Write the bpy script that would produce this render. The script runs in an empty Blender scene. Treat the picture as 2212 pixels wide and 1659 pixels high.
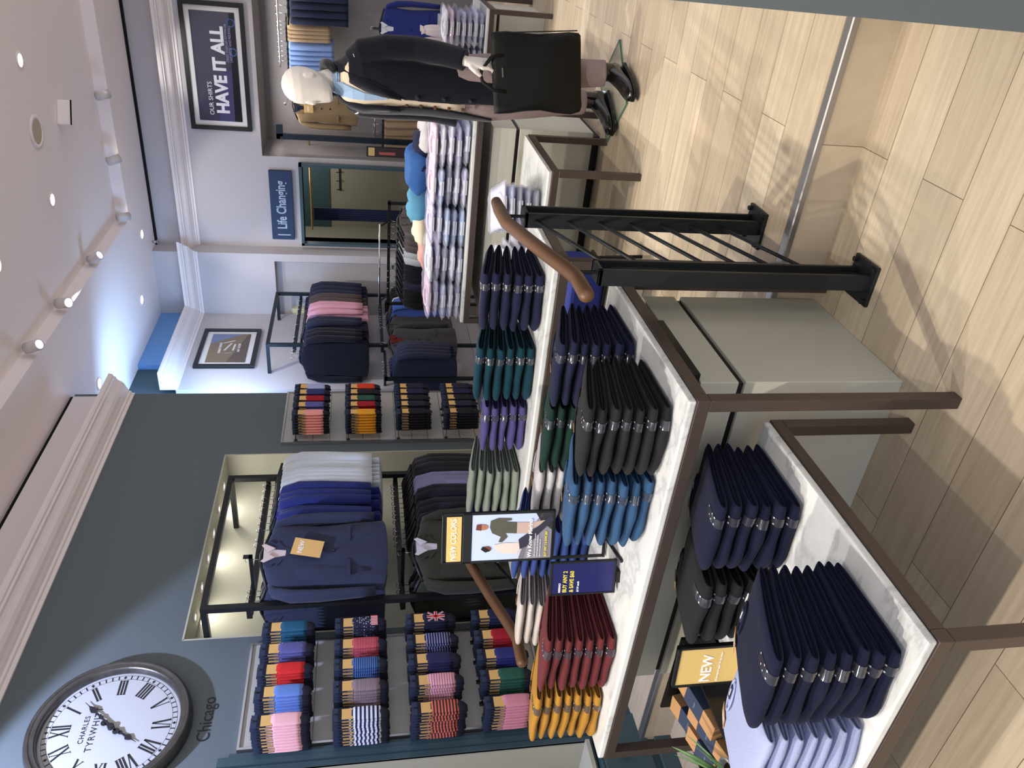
import bpy, bmesh, math, random
from mathutils import Vector, Matrix, noise

# ------------------------------------------------------------------ camera
SC = bpy.context.scene
COL = SC.collection
PI = math.pi
CAM_H = 1.6
cam_d = bpy.data.cameras.new('camera')
cam = bpy.data.objects.new('camera', cam_d)
COL.objects.link(cam)
RT = Vector((0.8468364776868504, 0.5318262690436224, -0.005366527188869586))
DN = Vector((0.09608180828737302, -0.16290142447691583, -0.9819528563121654))
FW = Vector((-0.5231025388727882, 0.8310378724574062, -0.1890496981386401))
mw = Matrix((DN, RT, -FW)).transposed().to_4x4()      # the phone is held sideways: picture right = down
mw.translation = Vector((0, 0, CAM_H))
cam.matrix_world = mw
cam_d.sensor_width = 36.0
cam_d.lens = 1700 / 2212 * 36
cam_d.clip_start = 0.05
SC.camera = cam

# ------------------------------------------------------------------ view, world, lamps of the room, added fill
SC.view_settings.view_transform = 'Standard'
SC.view_settings.look = 'None'
SC.view_settings.exposure = 0.6
SC.view_settings.gamma = 1.0
SC.view_settings.use_curve_mapping = False
W = bpy.data.worlds.new('world'); SC.world = W; W.use_nodes = True
W.node_tree.nodes['Background'].inputs[0].default_value = (0.88, 0.90, 1.0, 1)
W.node_tree.nodes['Background'].inputs[1].default_value = 0.85

def lamp(name, kind, loc, target, power, color=(1, 0.9, 0.76), size=0.05, cone=70, blend=0.35, sx=1, sy=1):
    d = bpy.data.lights.new(name, kind)
    d.energy = power; d.color = color
    if kind == 'SPOT':
        d.spot_size = math.radians(cone); d.spot_blend = blend; d.shadow_soft_size = size
    if kind == 'AREA':
        d.shape = 'RECTANGLE'; d.size = sx; d.size_y = sy
    if kind == 'POINT':
        d.shadow_soft_size = size
    o = bpy.data.objects.new(name, d); COL.objects.link(o)
    o.location = loc
    v = Vector(target) - Vector(loc)
    o.rotation_euler = v.to_track_quat('-Z', 'Y').to_euler()
    return o

WARM = (1.0, 0.90, 0.76); NEUT = (1.0, 0.96, 0.92); COOL = (0.66, 0.74, 1.0)
SPOTS = [
    ((-2.7, -1.3, 3.86), (-0.75, 1.7, 0.0), 430, WARM, 62),
    ((-2.0, 1.1, 3.98), (-0.9, 1.9, 0.3), 120, NEUT, 60),
    ((-1.95, 0.2, 3.98), (-2.0, 1.7, 0.8), 110, NEUT, 55),
    ((-3.05, 0.2, 3.96), (-1.4, 1.3, 0.5), 90, WARM, 50),
    ((-1.84, 3.2, 3.98), (-0.7, 4.0, 0.1), 190, WARM, 60),
    ((-0.5, 2.6, 3.98), (-0.6, 4.0, 0.1), 110, WARM, 60),
    ((-2.4, 5.4, 3.98), (-1.8, 4.9, 1.0), 190, NEUT, 62),
    ((-2.2, 3.6, 3.98), (-1.5, 4.6, 0.6), 110, NEUT, 45),
    ((-1.34, 6.58, 3.98), (-1.3, 6.6, 0.0), 130, WARM, 80),
    ((-3.05, 6.3, 3.94), (-4.3, 8.0, 2.2), 110, NEUT, 60),
    ((-3.05, 7.2, 3.94), (-3.2, 9.1, 2.5), 50, NEUT, 55),
    ((-1.8, 7.9, 3.94), (-1.8, 9.1, 2.9), 40, NEUT, 50),
    ((-0.6, 0.3, 3.98), (-0.5, 1.2, 0.0), 70, WARM, 70),
]
for i, (l, t, p, c, a) in enumerate(SPOTS):
    lamp('ceiling_spot_light', 'SPOT', l, t, p * 0.72, c, 0.035, a, 0.5)
lamp('clock_spot_light', 'SPOT', (-2.85, 1.85, 3.86), (-3.75, 2.50, 2.30), 210, (0.60, 0.68, 1.0), 0.03, 70, 0.22)
lamp('added_fill_light', 'AREA', (-1.0, 2.6, 0.3 + 3.4), (-1.0, 2.6, 0), 26, NEUT, sx=3.5, sy=8)  # unseen fill added below the ceiling, stands for no fitting
lamp('corridor_light', 'AREA', (-4.2, 6.7, 3.1), (-4.7, 8.2, 3.85), 14, (0.35, 0.6, 1.0), sx=0.9, sy=0.9)
lamp('corridor_glow_light', 'POINT', (-4.25, 6.75, 2.7), (0, 0, 0), 16, (0.4, 0.6, 1.0), 0.2)
lamp('fitting_room_light', 'POINT', (-3.2, 10.1, 2.5), (0, 0, 0), 14, NEUT, 0.15)
lamp('niche_light', 'AREA', (-1.6, 9.35, 2.6), (-1.6, 9.4, 0), 14, NEUT, sx=1.8, sy=0.3)

# ------------------------------------------------------------------ colours and materials
def lin(c):
    return tuple(((v / 255) / 12.92 if v / 255 <= 0.04045 else ((v / 255 + 0.055) / 1.055) ** 2.4) for v in c)
_M = {}
def mat(name, rgb=None, rough=0.6, metal=0.0, spec=0.4, bump=0, bscale=40, sheen=0, var=0, emit=None, alpha=1, trans=0, coat=0):
    if name in _M: return _M[name]
    m = bpy.data.materials.new(name); m.use_nodes = True
    nt = m.node_tree; b = nt.nodes['Principled BSDF']
    c = lin(rgb) + (1,)
    b.inputs['Base Color'].default_value = c
    b.inputs['Roughness'].default_value = rough
    b.inputs['Metallic'].default_value = metal
    b.inputs['Specular IOR Level'].default_value = spec
    b.inputs['Sheen Weight'].default_value = sheen
    b.inputs['Alpha'].default_value = alpha
    b.inputs['Transmission Weight'].default_value = trans
    b.inputs['Coat Weight'].default_value = coat
    if emit:
        b.inputs['Emission Color'].default_value = lin(emit[0]) + (1,)
        b.inputs['Emission Strength'].default_value = emit[1]
    if bump or var:
        tc = nt.nodes.new('ShaderNodeTexCoord')
        n = nt.nodes.new('ShaderNodeTexNoise'); n.inputs['Scale'].default_value = bscale
        n.inputs['Detail'].default_value = 4
        nt.links.new(tc.outputs['Object'], n.inputs['Vector'])
        if bump:
            bp = nt.nodes.new('ShaderNodeBump'); bp.inputs['Strength'].default_value = bump
            bp.inputs['Distance'].default_value = 0.004
            nt.links.new(n.outputs['Fac'], bp.inputs['Height'])
            nt.links.new(bp.outputs['Normal'], b.inputs['Normal'])
        if var:
            mx = nt.nodes.new('ShaderNodeMix'); mx.data_type = 'RGBA'
            mx.inputs[6].default_value = tuple(v * (1 - var) for v in c[:3]) + (1,)
            mx.inputs[7].default_value = tuple(min(1, v * (1 + var)) for v in c[:3]) + (1,)
            nt.links.new(n.outputs['Fac'], mx.inputs[0])
            nt.links.new(mx.outputs[2], b.inputs['Base Color'])
    _M[name] = m
    return m

def wood_floor():
    m = bpy.data.materials.new('oak_planks'); m.use_nodes = True
    nt = m.node_tree; b = nt.nodes['Principled BSDF']; L = nt.links.new
    tc = nt.nodes.new('ShaderNodeTexCoord')
    mp = nt.nodes.new('ShaderNodeMapping'); L(tc.outputs['Object'], mp.inputs['Vector'])
    br = nt.nodes.new('ShaderNodeTexBrick')
    br.offset = 0.37; br.offset_frequency = 2
    br.inputs['Scale'].default_value = 1; br.inputs['Brick Width'].default_value = 1.55
    br.inputs['Row Height'].default_value = 0.183; br.inputs['Mortar Size'].default_value = 0.0012
    br.inputs['Mortar Smooth'].default_value = 0.1; br.inputs['Bias'].default_value = 0
    br.inputs['Color1'].default_value = lin((190, 176, 156)) + (1,)
    br.inputs['Color2'].default_value = lin((214, 202, 182)) + (1,)
    br.inputs['Mortar'].default_value = lin((112, 96, 76)) + (1,)
    L(mp.outputs[0], br.inputs['Vector'])
    mp2 = nt.nodes.new('ShaderNodeMapping'); mp2.inputs['Scale'].default_value = (1.2, 22, 1)
    L(tc.outputs['Object'], mp2.inputs['Vector'])
    n = nt.nodes.new('ShaderNodeTexNoise'); n.inputs['Scale'].default_value = 2.5; n.inputs['Detail'].default_value = 9
    n.inputs['Roughness'].default_value = 0.65; L(mp2.outputs[0], n.inputs['Vector'])
    cr = nt.nodes.new('ShaderNodeValToRGB')
    cr.color_ramp.elements[0].position = 0.3; cr.color_ramp.elements[0].color = (0.80, 0.76, 0.72, 1)
    cr.color_ramp.elements[1].position = 0.7; cr.color_ramp.elements[1].color = (1.06, 1.05, 1.03, 1)
    L(n.outputs['Fac'], cr.inputs[0])
    n2 = nt.nodes.new('ShaderNodeTexNoise'); n2.inputs['Scale'].default_value = 1.3; L(tc.outputs['Object'], n2.inputs['Vector'])
    cr2 = nt.nodes.new('ShaderNodeValToRGB')
    cr2.color_ramp.elements[0].color = (1.0, 0.96, 0.90, 1); cr2.color_ramp.elements[1].color = (0.97, 1.0, 1.0, 1)
    L(n2.outputs['Fac'], cr2.inputs[0])
    a = nt.nodes.new('ShaderNodeMix'); a.data_type = 'RGBA'; a.blend_type = 'MULTIPLY'; a.inputs[0].default_value = 1
    L(br.outputs['Color'], a.inputs[6]); L(cr.outputs[0], a.inputs[7])
    a2 = nt.nodes.new('ShaderNodeMix'); a2.data_type = 'RGBA'; a2.blend_type = 'MULTIPLY'; a2.inputs[0].default_value = 1
    L(a.outputs[2], a2.inputs[6]); L(cr2.outputs[0], a2.inputs[7])
    L(a2.outputs[2], b.inputs['Base Color'])
    b.inputs['Roughness'].default_value = 0.52; b.inputs['Specular IOR Level'].default_value = 0.35
    bp = nt.nodes.new('ShaderNodeBump'); bp.inputs['Strength'].default_value = 0.15; bp.inputs['Distance'].default_value = 0.002
    L(n.outputs['Fac'], bp.inputs['Height']); L(bp.outputs['Normal'], b.inputs['Normal'])
    return m

def marble():
    m = bpy.data.materials.new('marble'); m.use_nodes = True
    nt = m.node_tree; b = nt.nodes['Principled BSDF']; L = nt.links.new
    tc = nt.nodes.new('ShaderNodeTexCoord')
    mp = nt.nodes.new('ShaderNodeMapping'); mp.inputs['Rotation'].default_value = (0, 0, 0.6); mp.inputs['Scale'].default_value = (1, 2.2, 1)
    L(tc.outputs['Object'], mp.inputs['Vector'])
    n = nt.nodes.new('ShaderNodeTexNoise'); n.inputs['Scale'].default_value = 3.2; n.inputs['Detail'].default_value = 8
    n.inputs['Distortion'].default_value = 0.5; n.inputs['Roughness'].default_value = 0.62
    L(mp.outputs[0], n.inputs['Vector'])
    cr = nt.nodes.new('ShaderNodeValToRGB'); e = cr.color_ramp.elements
    e[0].position = 0.36; e[0].color = lin((226, 228, 228)) + (1,)
    e[1].position = 0.66; e[1].color = lin((224, 226, 226)) + (1,)
    x = e.new(0.50); x.color = lin((212, 215, 216)) + (1,)
    x = e.new(0.535); x.color = lin((190, 193, 196)) + (1,)
    x = e.new(0.57); x.color = lin((214, 216, 217)) + (1,)
    L(n.outputs['Fac'], cr.inputs[0]); L(cr.outputs[0], b.inputs['Base Color'])
    b.inputs['Roughness'].default_value = 0.18
    return m

def stripes(name, c1, c2, freq, duty=0.5, axis='Z', rough=0.85, c3=None):
    if name in _M: return _M[name]
    m = bpy.data.materials.new(name); m.use_nodes = True
    nt = m.node_tree; b = nt.nodes['Principled BSDF']; L = nt.links.new
    tc = nt.nodes.new('ShaderNodeTexCoord'); sp = nt.nodes.new('ShaderNodeSeparateXYZ'); L(tc.outputs['Object'], sp.inputs[0])
    mu = nt.nodes.new('ShaderNodeMath'); mu.operation = 'MULTIPLY'; mu.inputs[1].default_value = freq; L(sp.outputs[axis], mu.inputs[0])
    fr = nt.nodes.new('ShaderNodeMath'); fr.operation = 'FRACT'; L(mu.outputs[0], fr.inputs[0])
    cr = nt.nodes.new('ShaderNodeValToRGB'); cr.color_ramp.interpolation = 'CONSTANT'; e = cr.color_ramp.elements
    e[0].position = 0; e[0].color = lin(c1) + (1,); e[1].position = duty; e[1].color = lin(c2) + (1,)
    if c3:
        x = e.new(duty + (1 - duty) / 2); x.color = lin(c3) + (1,)
    L(fr.outputs[0], cr.inputs[0]); L(cr.outputs[0], b.inputs['Base Color'])
    b.inputs['Roughness'].default_value = rough
    _M[name] = m
    return m

def dots(name, c1, c2, freq=28, r=0.16):
    if name in _M: return _M[name]
    m = bpy.data.materials.new(name); m.use_nodes = True
    nt = m.node_tree; b = nt.nodes['Principled BSDF']; L = nt.links.new
    tc = nt.nodes.new('ShaderNodeTexCoord')
    v = nt.nodes.new('ShaderNodeTexVoronoi'); v.inputs['Scale'].default_value = freq; v.inputs['Randomness'].default_value = 0.35
    L(tc.outputs['Object'], v.inputs['Vector'])
    lt = nt.nodes.new('ShaderNodeMath'); lt.operation = 'LESS_THAN'; lt.inputs[1].default_value = r; L(v.outputs['Distance'], lt.inputs[0])
    mx = nt.nodes.new('ShaderNodeMix'); mx.data_type = 'RGBA'
    mx.inputs[6].default_value = lin(c1) + (1,); mx.inputs[7].default_value = lin(c2) + (1,)
    L(lt.outputs[0], mx.inputs[0]); L(mx.outputs[2], b.inputs['Base Color'])
    b.inputs['Roughness'].default_value = 0.85
    _M[name] = m
    return m

def plastic_film(name='clear_film', amount=0.28, tint=(235, 238, 255), bumpy=0.9):
    if name in _M: return _M[name]
    m = bpy.data.materials.new(name); m.use_nodes = True
    nt = m.node_tree; L = nt.links.new
    nt.nodes.remove(nt.nodes['Principled BSDF']); out = nt.nodes['Material Output']
    tr = nt.nodes.new('ShaderNodeBsdfTransparent')
    gl = nt.nodes.new('ShaderNodeBsdfPrincipled'); gl.inputs['Base Color'].default_value = lin(tint) + (1,)
    gl.inputs['Roughness'].default_value = 0.12; gl.inputs['Specular IOR Level'].default_value = 1.0; gl.inputs['Coat Weight'].default_value = 1.0; gl.inputs['Coat Roughness'].default_value = 0.06
    n = nt.nodes.new('ShaderNodeTexNoise'); n.inputs['Scale'].default_value = 26; n.inputs['Detail'].default_value = 3; n.inputs['Distortion'].default_value = 2
    tc = nt.nodes.new('ShaderNodeTexCoord'); L(tc.outputs['Object'], n.inputs['Vector'])
    bp = nt.nodes.new('ShaderNodeBump'); bp.inputs['Strength'].default_value = bumpy; bp.inputs['Distance'].default_value = 0.012
    L(n.outputs['Fac'], bp.inputs['Height']); L(bp.outputs['Normal'], gl.inputs['Normal'])
    mx = nt.nodes.new('ShaderNodeMixShader'); mx.inputs[0].default_value = amount
    L(tr.outputs[0], mx.inputs[1]); L(gl.outputs[0], mx.inputs[2]); L(mx.outputs[0], out.inputs['Surface'])
    if name == 'clear_size_strip':                       # small printed size marks
        mx.inputs[0].default_value = 0.55
        v = nt.nodes.new('ShaderNodeTexVoronoi'); v.inputs['Scale'].default_value = 62; v.inputs['Randomness'].default_value = 0.3
        L(tc.outputs['Object'], v.inputs['Vector'])
        lt = nt.nodes.new('ShaderNodeMath'); lt.operation = 'LESS_THAN'; lt.inputs[1].default_value = 0.17; L(v.outputs['Distance'], lt.inputs[0])
        wd = nt.nodes.new('ShaderNodeBsdfDiffuse'); wd.inputs[0].default_value = (0.6, 0.6, 0.62, 1)
        m2 = nt.nodes.new('ShaderNodeMixShader'); L(lt.outputs[0], m2.inputs[0]); L(mx.outputs[0], m2.inputs[1]); L(wd.outputs[0], m2.inputs[2])
        L(m2.outputs[0], out.inputs['Surface'])
    _M[name] = m
    return m

OAK = wood_floor(); MARBLE = marble()
M_WALL = mat('slate_wall_paint', (94, 104, 108), 0.7, bump=0.05, bscale=120)
M_TEAL = mat('dark_teal_joinery_paint', (58, 80, 88), 0.45)
M_WHITE = mat('white_wall_paint', (192, 186, 188), 0.7)
M_TRIM = mat('white_trim_paint', (238, 228, 226), 0.6)
M_CEIL = mat('ceiling_paint', (248, 238, 237), 0.8)
M_CREAM = mat('cream_lining_paint', (182, 180, 164), 0.7)
M_GREYWALL = mat('grey_alcove_paint', (128, 122, 122), 0.7)
M_BLUELIT = mat('frieze_blue_light_tint', (112, 160, 214), 0.7)  # blue light falling on the upper wall, put into its colour
M_BLACK = mat('black_metal', (34, 36, 38), 0.38, 0.3)
M_RAIL = mat('charcoal_rail_metal', (38, 42, 45), 0.42, 0.4)
M_BRONZE = mat('bronze_frame_metal', (84, 74, 70), 0.4, 0.45)
M_STEEL = mat('brushed_steel', (180, 180, 184), 0.3, 0.9)
M_CHROME = mat('chrome', (215, 215, 218), 0.15, 1.0)
M_CAB = mat('cabinet_laminate', (198, 198, 186), 0.45)
M_GREYLAM = mat('grey_slatwall', (176, 174, 170), 0.5)
M_HAND = mat('oiled_oak_handrail', (98, 70, 48), 0.42, bump=0.08, bscale=14, var=0.18)
M_KRAFT = mat('kraft_card', (172, 132, 90), 0.7)
M_NAVYCARD = mat('navy_card', (44, 56, 82), 0.7)
M_TAG = mat('tan_tag', (222, 180, 112), 0.7)
M_GOLDCARD = mat('gold_sign_card', (218, 188, 118), 0.5)
M_PAPER = mat('white_print', (240, 240, 242), 0.6)
M_FILM = plastic_film()
M_STRIP = plastic_film('clear_size_strip', 0.42, (70, 74, 84), 0.0)
M_POLY = plastic_film('clear_garment_cover', 0.2, (215, 232, 235))
M_DKIN = mat('black_void', (8, 8, 9), 0.9)

# ------------------------------------------------------------------ mesh helpers
class MB:
    def __init__(s): s.v = []; s.f = []
    def add(s, vs, fs):
        o = len(s.v); s.v += [tuple(p) for p in vs]; s.f += [tuple(i + o for i in f) for f in fs]; return s
    def box(s, x0, x1, y0, y1, z0, z1, m=None):
        vs = [Vector(p) for p in ((x0,y0,z0),(x1,y0,z0),(x1,y1,z0),(x0,y1,z0),(x0,y0,z1),(x1,y0,z1),(x1,y1,z1),(x0,y1,z1))]
        if m: vs = [m @ p for p in vs]
        return s.add(vs, [(0,3,2,1),(4,5,6,7),(0,1,5,4),(1,2,6,5),(2,3,7,6),(3,0,4,7)])
    def ring_loft(s, rings, closed=True, cap=True):
        n = len(rings[0]); o = len(s.v)
        for r in rings: s.v += [tuple(p) for p in r]
        for i in range(len(rings) - 1):
            for j in range(n if closed else n - 1):
                a = o + i * n + j; b = o + i * n + (j + 1) % n
                s.f.append((a, b, b + n, a + n))
        if cap and closed:
            s.f.append(tuple(o + j for j in reversed(range(n)))); k = o + (len(rings) - 1) * n
            s.f.append(tuple(k + j for j in range(n)))
        return s
    def tube(s, pts, r, n=10, cap=True, flat=1.0):
        pts = [Vector(p) for p in pts]; R = r if isinstance(r, (list, tuple)) else [r] * len(pts)
        rings = []; up = None
        for i, p in enumerate(pts):
            t = (pts[min(i + 1, len(pts) - 1)] - pts[max(i - 1, 0)]).normalized()
            if up is None:
                up = Vector((0, 0, 1)) if abs(t.z) < 0.9 else Vector((0, 1, 0))
            a = t.cross(up).normalized(); b = a.cross(t).normalized(); up = b
            rings.append([p + a * math.cos(2 * PI * k / n) * R[i] + b * math.sin(2 * PI * k / n) * R[i] * flat for k in range(n)])
        return s.ring_loft(rings, True, cap)
    def cyl(s, p0, p1, r, n=16): return s.tube([p0, p1], r, n)
    def lathe(s, prof, c=(0, 0, 0), axis='z', n=32):
        c = Vector(c); rings = []
        for r, h in prof:
            rg = []
            for k in range(n):
                a = 2 * PI * k / n
                if axis == 'z': rg.append(c + Vector((r * math.cos(a), r * math.sin(a), h)))
                elif axis == 'x': rg.append(c + Vector((h, r * math.cos(a), r * math.sin(a))))
                else: rg.append(c + Vector((r * math.sin(a), h, r * math.cos(a))))
            rings.append(rg)
        closed = prof[0] == prof[-1]
        return s.ring_loft(rings, True, not closed)
    def poly(s, pts, thick=0.002, m=None):
        """flat polygon in local XZ (y forward = -thick), extruded"""
        n = len(pts); a = [Vector((p[0], 0, p[1])) for p in pts]; b = [Vector((p[0], -thick, p[1])) for p in pts]
        vs = a + b
        if m: vs = [m @ p for p in vs]
        fs = [tuple(range(n)), tuple(reversed(range(n, 2 * n)))] + [(i, i + n, (i + 1) % n + n, (i + 1) % n) for i in range(n)]
        return s.add(vs, fs)
    def build(s, name, material, parent=None, smooth=False, bevel=0, m=None, loc=None):
        me = bpy.data.meshes.new(name)
        vs = s.v if m is None else [tuple(m @ Vector(p)) for p in s.v]
        me.from_pydata(vs, [], s.f); me.validate(); me.update()
        bm = bmesh.new(); bm.from_mesh(me); bmesh.ops.recalc_face_normals(bm, faces=bm.faces); bm.to_mesh(me); bm.free()
        if smooth:
            me.shade_smooth()
        o = bpy.data.objects.new(name, me); COL.objects.link(o)
        if material: me.materials.append(material)
        if parent: o.parent = parent
        if loc: o.location = loc
        if bevel:
            bv = o.modifiers.new('bevel', 'BEVEL'); bv.width = bevel; bv.segments = 2; bv.limit_method = 'ANGLE'; bv.angle_limit = 0.6
        return o

def thing(name, label, cat, loc=(0, 0, 0), rz=0, group=None):
    o = bpy.data.objects.new(name, None); COL.objects.link(o)
    o.empty_display_size = 0.05
    o.location = loc; o.rotation_euler = (0, 0, rz)
    o['label'] = label; o['category'] = cat
    if group: o['group'] = group
    return o
def tag(o, label, cat, group=None):
    o['label'] = label; o['category'] = cat
    if group: o['group'] = group
    return o
def struct(o):
    o['kind'] = 'structure'; return o
def dup(root, loc, rz=None, label=None, group=None, mats=None):
    r = root.copy(); COL.objects.link(r); r.location = loc
    if rz is not None: r.rotation_euler = (root.rotation_euler[0], root.rotation_euler[1], rz)
    if label: r['label'] = label
    if group: r['group'] = group
    def rec(src, dst):
        for ch in list(src.children):
            c = ch.copy(); COL.objects.link(c); c.parent = dst
            rec(ch, c)
    rec(root, r)
    return r
def text(s, name, material, parent, size, m, bold=0.0, sx=1.0, align='CENTER', ext=0.0008, space=1.0):
    cu = bpy.data.curves.new(name, 'FONT'); cu.body = s; cu.size = size; cu.align_x = align; cu.align_y = 'CENTER'
    cu.extrude = ext; cu.offset = bold; cu.space_character = space; cu.resolution_u = 3
    t = bpy.data.objects.new(name, cu); COL.objects.link(t)
    dg = bpy.context.evaluated_depsgraph_get()
    me = bpy.data.meshes.new_from_object(t.evaluated_get(dg))
    COL.objects.unlink(t); bpy.data.objects.remove(t)
    o = bpy.data.objects.new(name, me); COL.objects.link(o)
    me.transform(m @ Matrix.Diagonal((sx, 1, 1, 1)))
    me.materials.clear(); me.materials.append(material)
    if parent: o.parent = parent
    return o
# writing on a surface facing -Y (reads along +X) / facing +X (reads along +Y), in local coordinates
def FACE_NY(x, y, z): return Matrix.Translation((x, y, z)) @ Matrix.Rotation(PI / 2, 4, 'X')
def FACE_PX(x, y, z): return Matrix.Translation((x, y, z)) @ Matrix.Rotation(PI / 2, 4, 'Z') @ Matrix.Rotation(PI / 2, 4, 'X')
ORD = ['', 'second ', 'third ', 'fourth ', 'fifth ', 'sixth ', 'seventh ', 'eighth ', 'ninth ', 'tenth ', 'eleventh ', 'twelfth ']
def frompos(i, word='from the top'):
    return ('topmost' if word == 'from the top' else 'first') if i == 0 else ORD[i] + word

# ================================================================== the room
UP = 0.165                     # height of the upper floor
STEP = 2.34                    # where the step runs
WL, WB = -3.75, 9.08           # face of the left wall, face of the back wall
struct(MB().box(-8, 4, -4, STEP, -0.12, 0).build('floor', OAK))
struct(MB().box(-8, 4, STEP - 0.002, 13, -0.1, UP).build('floor', OAK))
no = MB()
prof = [(-0.008, UP - 0.016), (-0.008, UP + 0.001), (-0.003, UP + 0.004), (0.030, UP + 0.004), (0.031, UP + 0.001), (0.0, UP + 0.001), (-0.003, UP - 0.016)]
no.ring_loft([[(x, STEP + a, b) for a, b in prof] for x in (-3.69, -0.16)])
struct(no.build('trim_1', mat('step_nosing_aluminium', (160, 158, 158), 0.35, 0.85)))

wl = MB()
TOP = 3.872
for a in ((-4, 1.2, 0, TOP), (2.39, 3.244, 0, TOP), (4.98, 5.836, 0, TOP), (1.2, 2.39, 0, 0.44), (1.2, 2.39, 2.3, TOP), (3.244, 4.98, 2.6, TOP), (3.244, 4.98, 0, 0.3)):
    wl.box(-4.03, WL, a[0], a[1], a[2], a[3])
wl.box(-4.06, -4.0, -4, 5.836, 0, TOP)
struct(wl.build('wall_left', M_WALL))
al = MB()                                                   # cream lining of the alcove with the suits
al.box(-4.005, -3.995, 3.244, 4.98, 0.3, 2.6).box(-4, WL + 0.001, 3.24, 3.25, 0.3, 2.6).box(-4, WL + 0.001, 4.974, 4.984, 0.3, 2.6)
al.box(-4, WL + 0.001, 3.244, 4.98, 2.594, 2.604).box(-4, WL + 0.001, 3.244, 4.98, 0.29, 0.305)
al.box(-4.005, -3.995, 1.2, 2.39, 0.44, 2.3).box(-4, WL + 0.001, 2.384, 2.394, 0.44, 2.3).box(-4, WL + 0.03, 1.2, 2.39, 0.425, 0.446)
struct(al.build('trim_2', M_CREAM))
struct(MB().box(-4.03, WL + 0.002, -4, 5.80, 3.60, 3.874).build('trim_3', M_TRIM))      # pale band above the crown
struct(MB().box(-4.03, WL - 0.02, -4, 5.83, TOP, 3.915).build('trim_shade_left', M_DKIN))  # black strip painting the shade in the gap under the ceiling

def crown(name, p0, p1, out, z0=3.42, m0=0, m1=0, h=0.17, d=0.20):
    """cornice running from p0 to p1, projecting along out; m0/m1 lengthen the ends for mitres"""
    pr = [(0, 0), (0.012, 0), (0.014, 0.022), (0.030, 0.026), (0.034, 0.040), (0.052, 0.046), (0.070, 0.056), (0.095, 0.064), (0.118, 0.080),
          (0.135, 0.104), (0.150, 0.118), (0.170, 0.122), (0.172, 0.135), (0.188, 0.138), (0.196, 0.150), (0.200, 0.170), (0, 0.170)]
    a = Vector(p0 + (0,)); b = Vector(p1 + (0,)); t = (b - a).normalized(); o = Vector(out + (0,))
    rings = []
    for p, s, sg in ((a, m0, -1), (b, m1, 1)):
        rings.append([p + o * x + t * sg * s * x + Vector((0, 0, z0 + z)) for x, z in pr])
    return struct(MB().ring_loft(rings).build(name, M_TRIM))
crown('trim_5', (WL, -4.0), (WL, 5.836), (1, 0))

# recessed picture wall beyond the opening, jogged back wall
struct(MB().box(-4.75, -4.55, 7.15, 8.85, UP, 3.44).build('wall_picture', M_WHITE))
crown('trim_6', (-4.55, 7.15), (-4.55, 8.85), (1, 0), m1=-1)
crown('trim_7', (-4.55, 8.85), (-3.77, 8.85), (0, -1), m0=-1, m1=1)
crown('trim_8', (-3.77, WB), (3.0, WB), (0, -1))
struct(MB().box(-4.75, -4.55, 7.65, 8.9, 3.44, 3.91).build('trim_9', M_BLUELIT))  # upper wall above the crown, blue light painted in
struct(MB().box(-4.80, -4.60, 6.6, 7.63, 3.3, 3.91).build('trim_10', M_TEAL))
bw = MB()
bw.box(-4.75, -3.77, 8.85, 9.1, 2.58, 3.91).box(-3.86, -3.77, 8.85, 9.1, UP, 2.58).box(-4.75, -4.62, 8.85, 9.1, UP, 2.58)
for a in ((-3.77, -3.69, UP, 3.91), (-3.69, -2.78, 2.237, 3.91), (-2.78, -2.70, UP, 3.91), (-2.70, 1.6, 2.66, 3.91), (1.6, 3.0, UP, 3.91)):
    bw.box(a[0], a[1], WB, WB + 0.12, a[2], a[3])
struct(bw.build('wall_back', M_WHITE))
struct(MB().box(-4.63, -3.85, 8.98, 9.02, UP, 2.6).build('door_1', mat('grey_door_paint', (190, 186, 188), 0.5)))
dd = bpy.data.objects['door_1']
MB().box(0, 0.05, -0.012, 0, 0, 0.02).build('door_handle', M_STEEL, dd, loc=(-3.98, 8.98, 1.2))
struct(MB().box(-4.62, -4.50, 8.90, 8.975, 1.75, 2.42).build('window_1', mat('lit_side_glass', (230, 222, 180), 0.3)))
struct(MB().box(-3.79, 3.0, 9.04, WB + 0.02, 3.885, 3.915).build('trim_shade_back', M_DKIN))  # shade of the gap over the back wall, as a black strip
nb = MB()                                                   # grey alcove in the back wall
nb.box(-2.74, 1.6, 9.78, 9.86, UP, 2.7).box(-2.74, -2.697, WB + 0.02, 9.8, UP, 2.7).box(-2.74, 1.6, WB + 0.02, 9.8, 2.657, 2.72)
struct(nb.build('wall_alcove', M_GREYWALL))
# fitting room seen through the doorway
fr = MB().box(-4.3, -2.2, 10.9, 11.0, UP, 2.0).box(-4.3, -4.2, 9.2, 10.9, UP, 3)
struct(fr.build('wall_fitting_room', mat('fitting_room_paint', (132, 130, 112), 0.6)))
struct(MB().box(-4.3, -2.2, 10.88, 11.0, 2.0, 3.3).build('trim_12', mat('fitting_room_upper_teal', (40, 66, 68), 0.5)))
struct(MB().box(-3.72, -3.69, 9.0, 9.2, UP, 2.27).box(-2.78, -2.75, 9.0, 9.2, UP, 2.27).box(-3.72, -2.75, 9.0, 9.2, 2.237, 2.27).build('door_2', M_TEAL))
t = thing('curtain_rail', 'brass curtain rail across the fitting room doorway', 'rail', (-3.2, 9.6, 2.18))
MB().cyl((-0.55, 0, 0), (0.62, 0, 0), 0.012).build('rail', mat('brass', (190, 160, 90), 0.3, 0.9), t)
t = thing('fitting_room_curtain', 'dark navy curtain hanging at the left of the fitting room doorway', 'curtain', (-3.62, 9.6, 0.3))
rg = []
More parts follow.
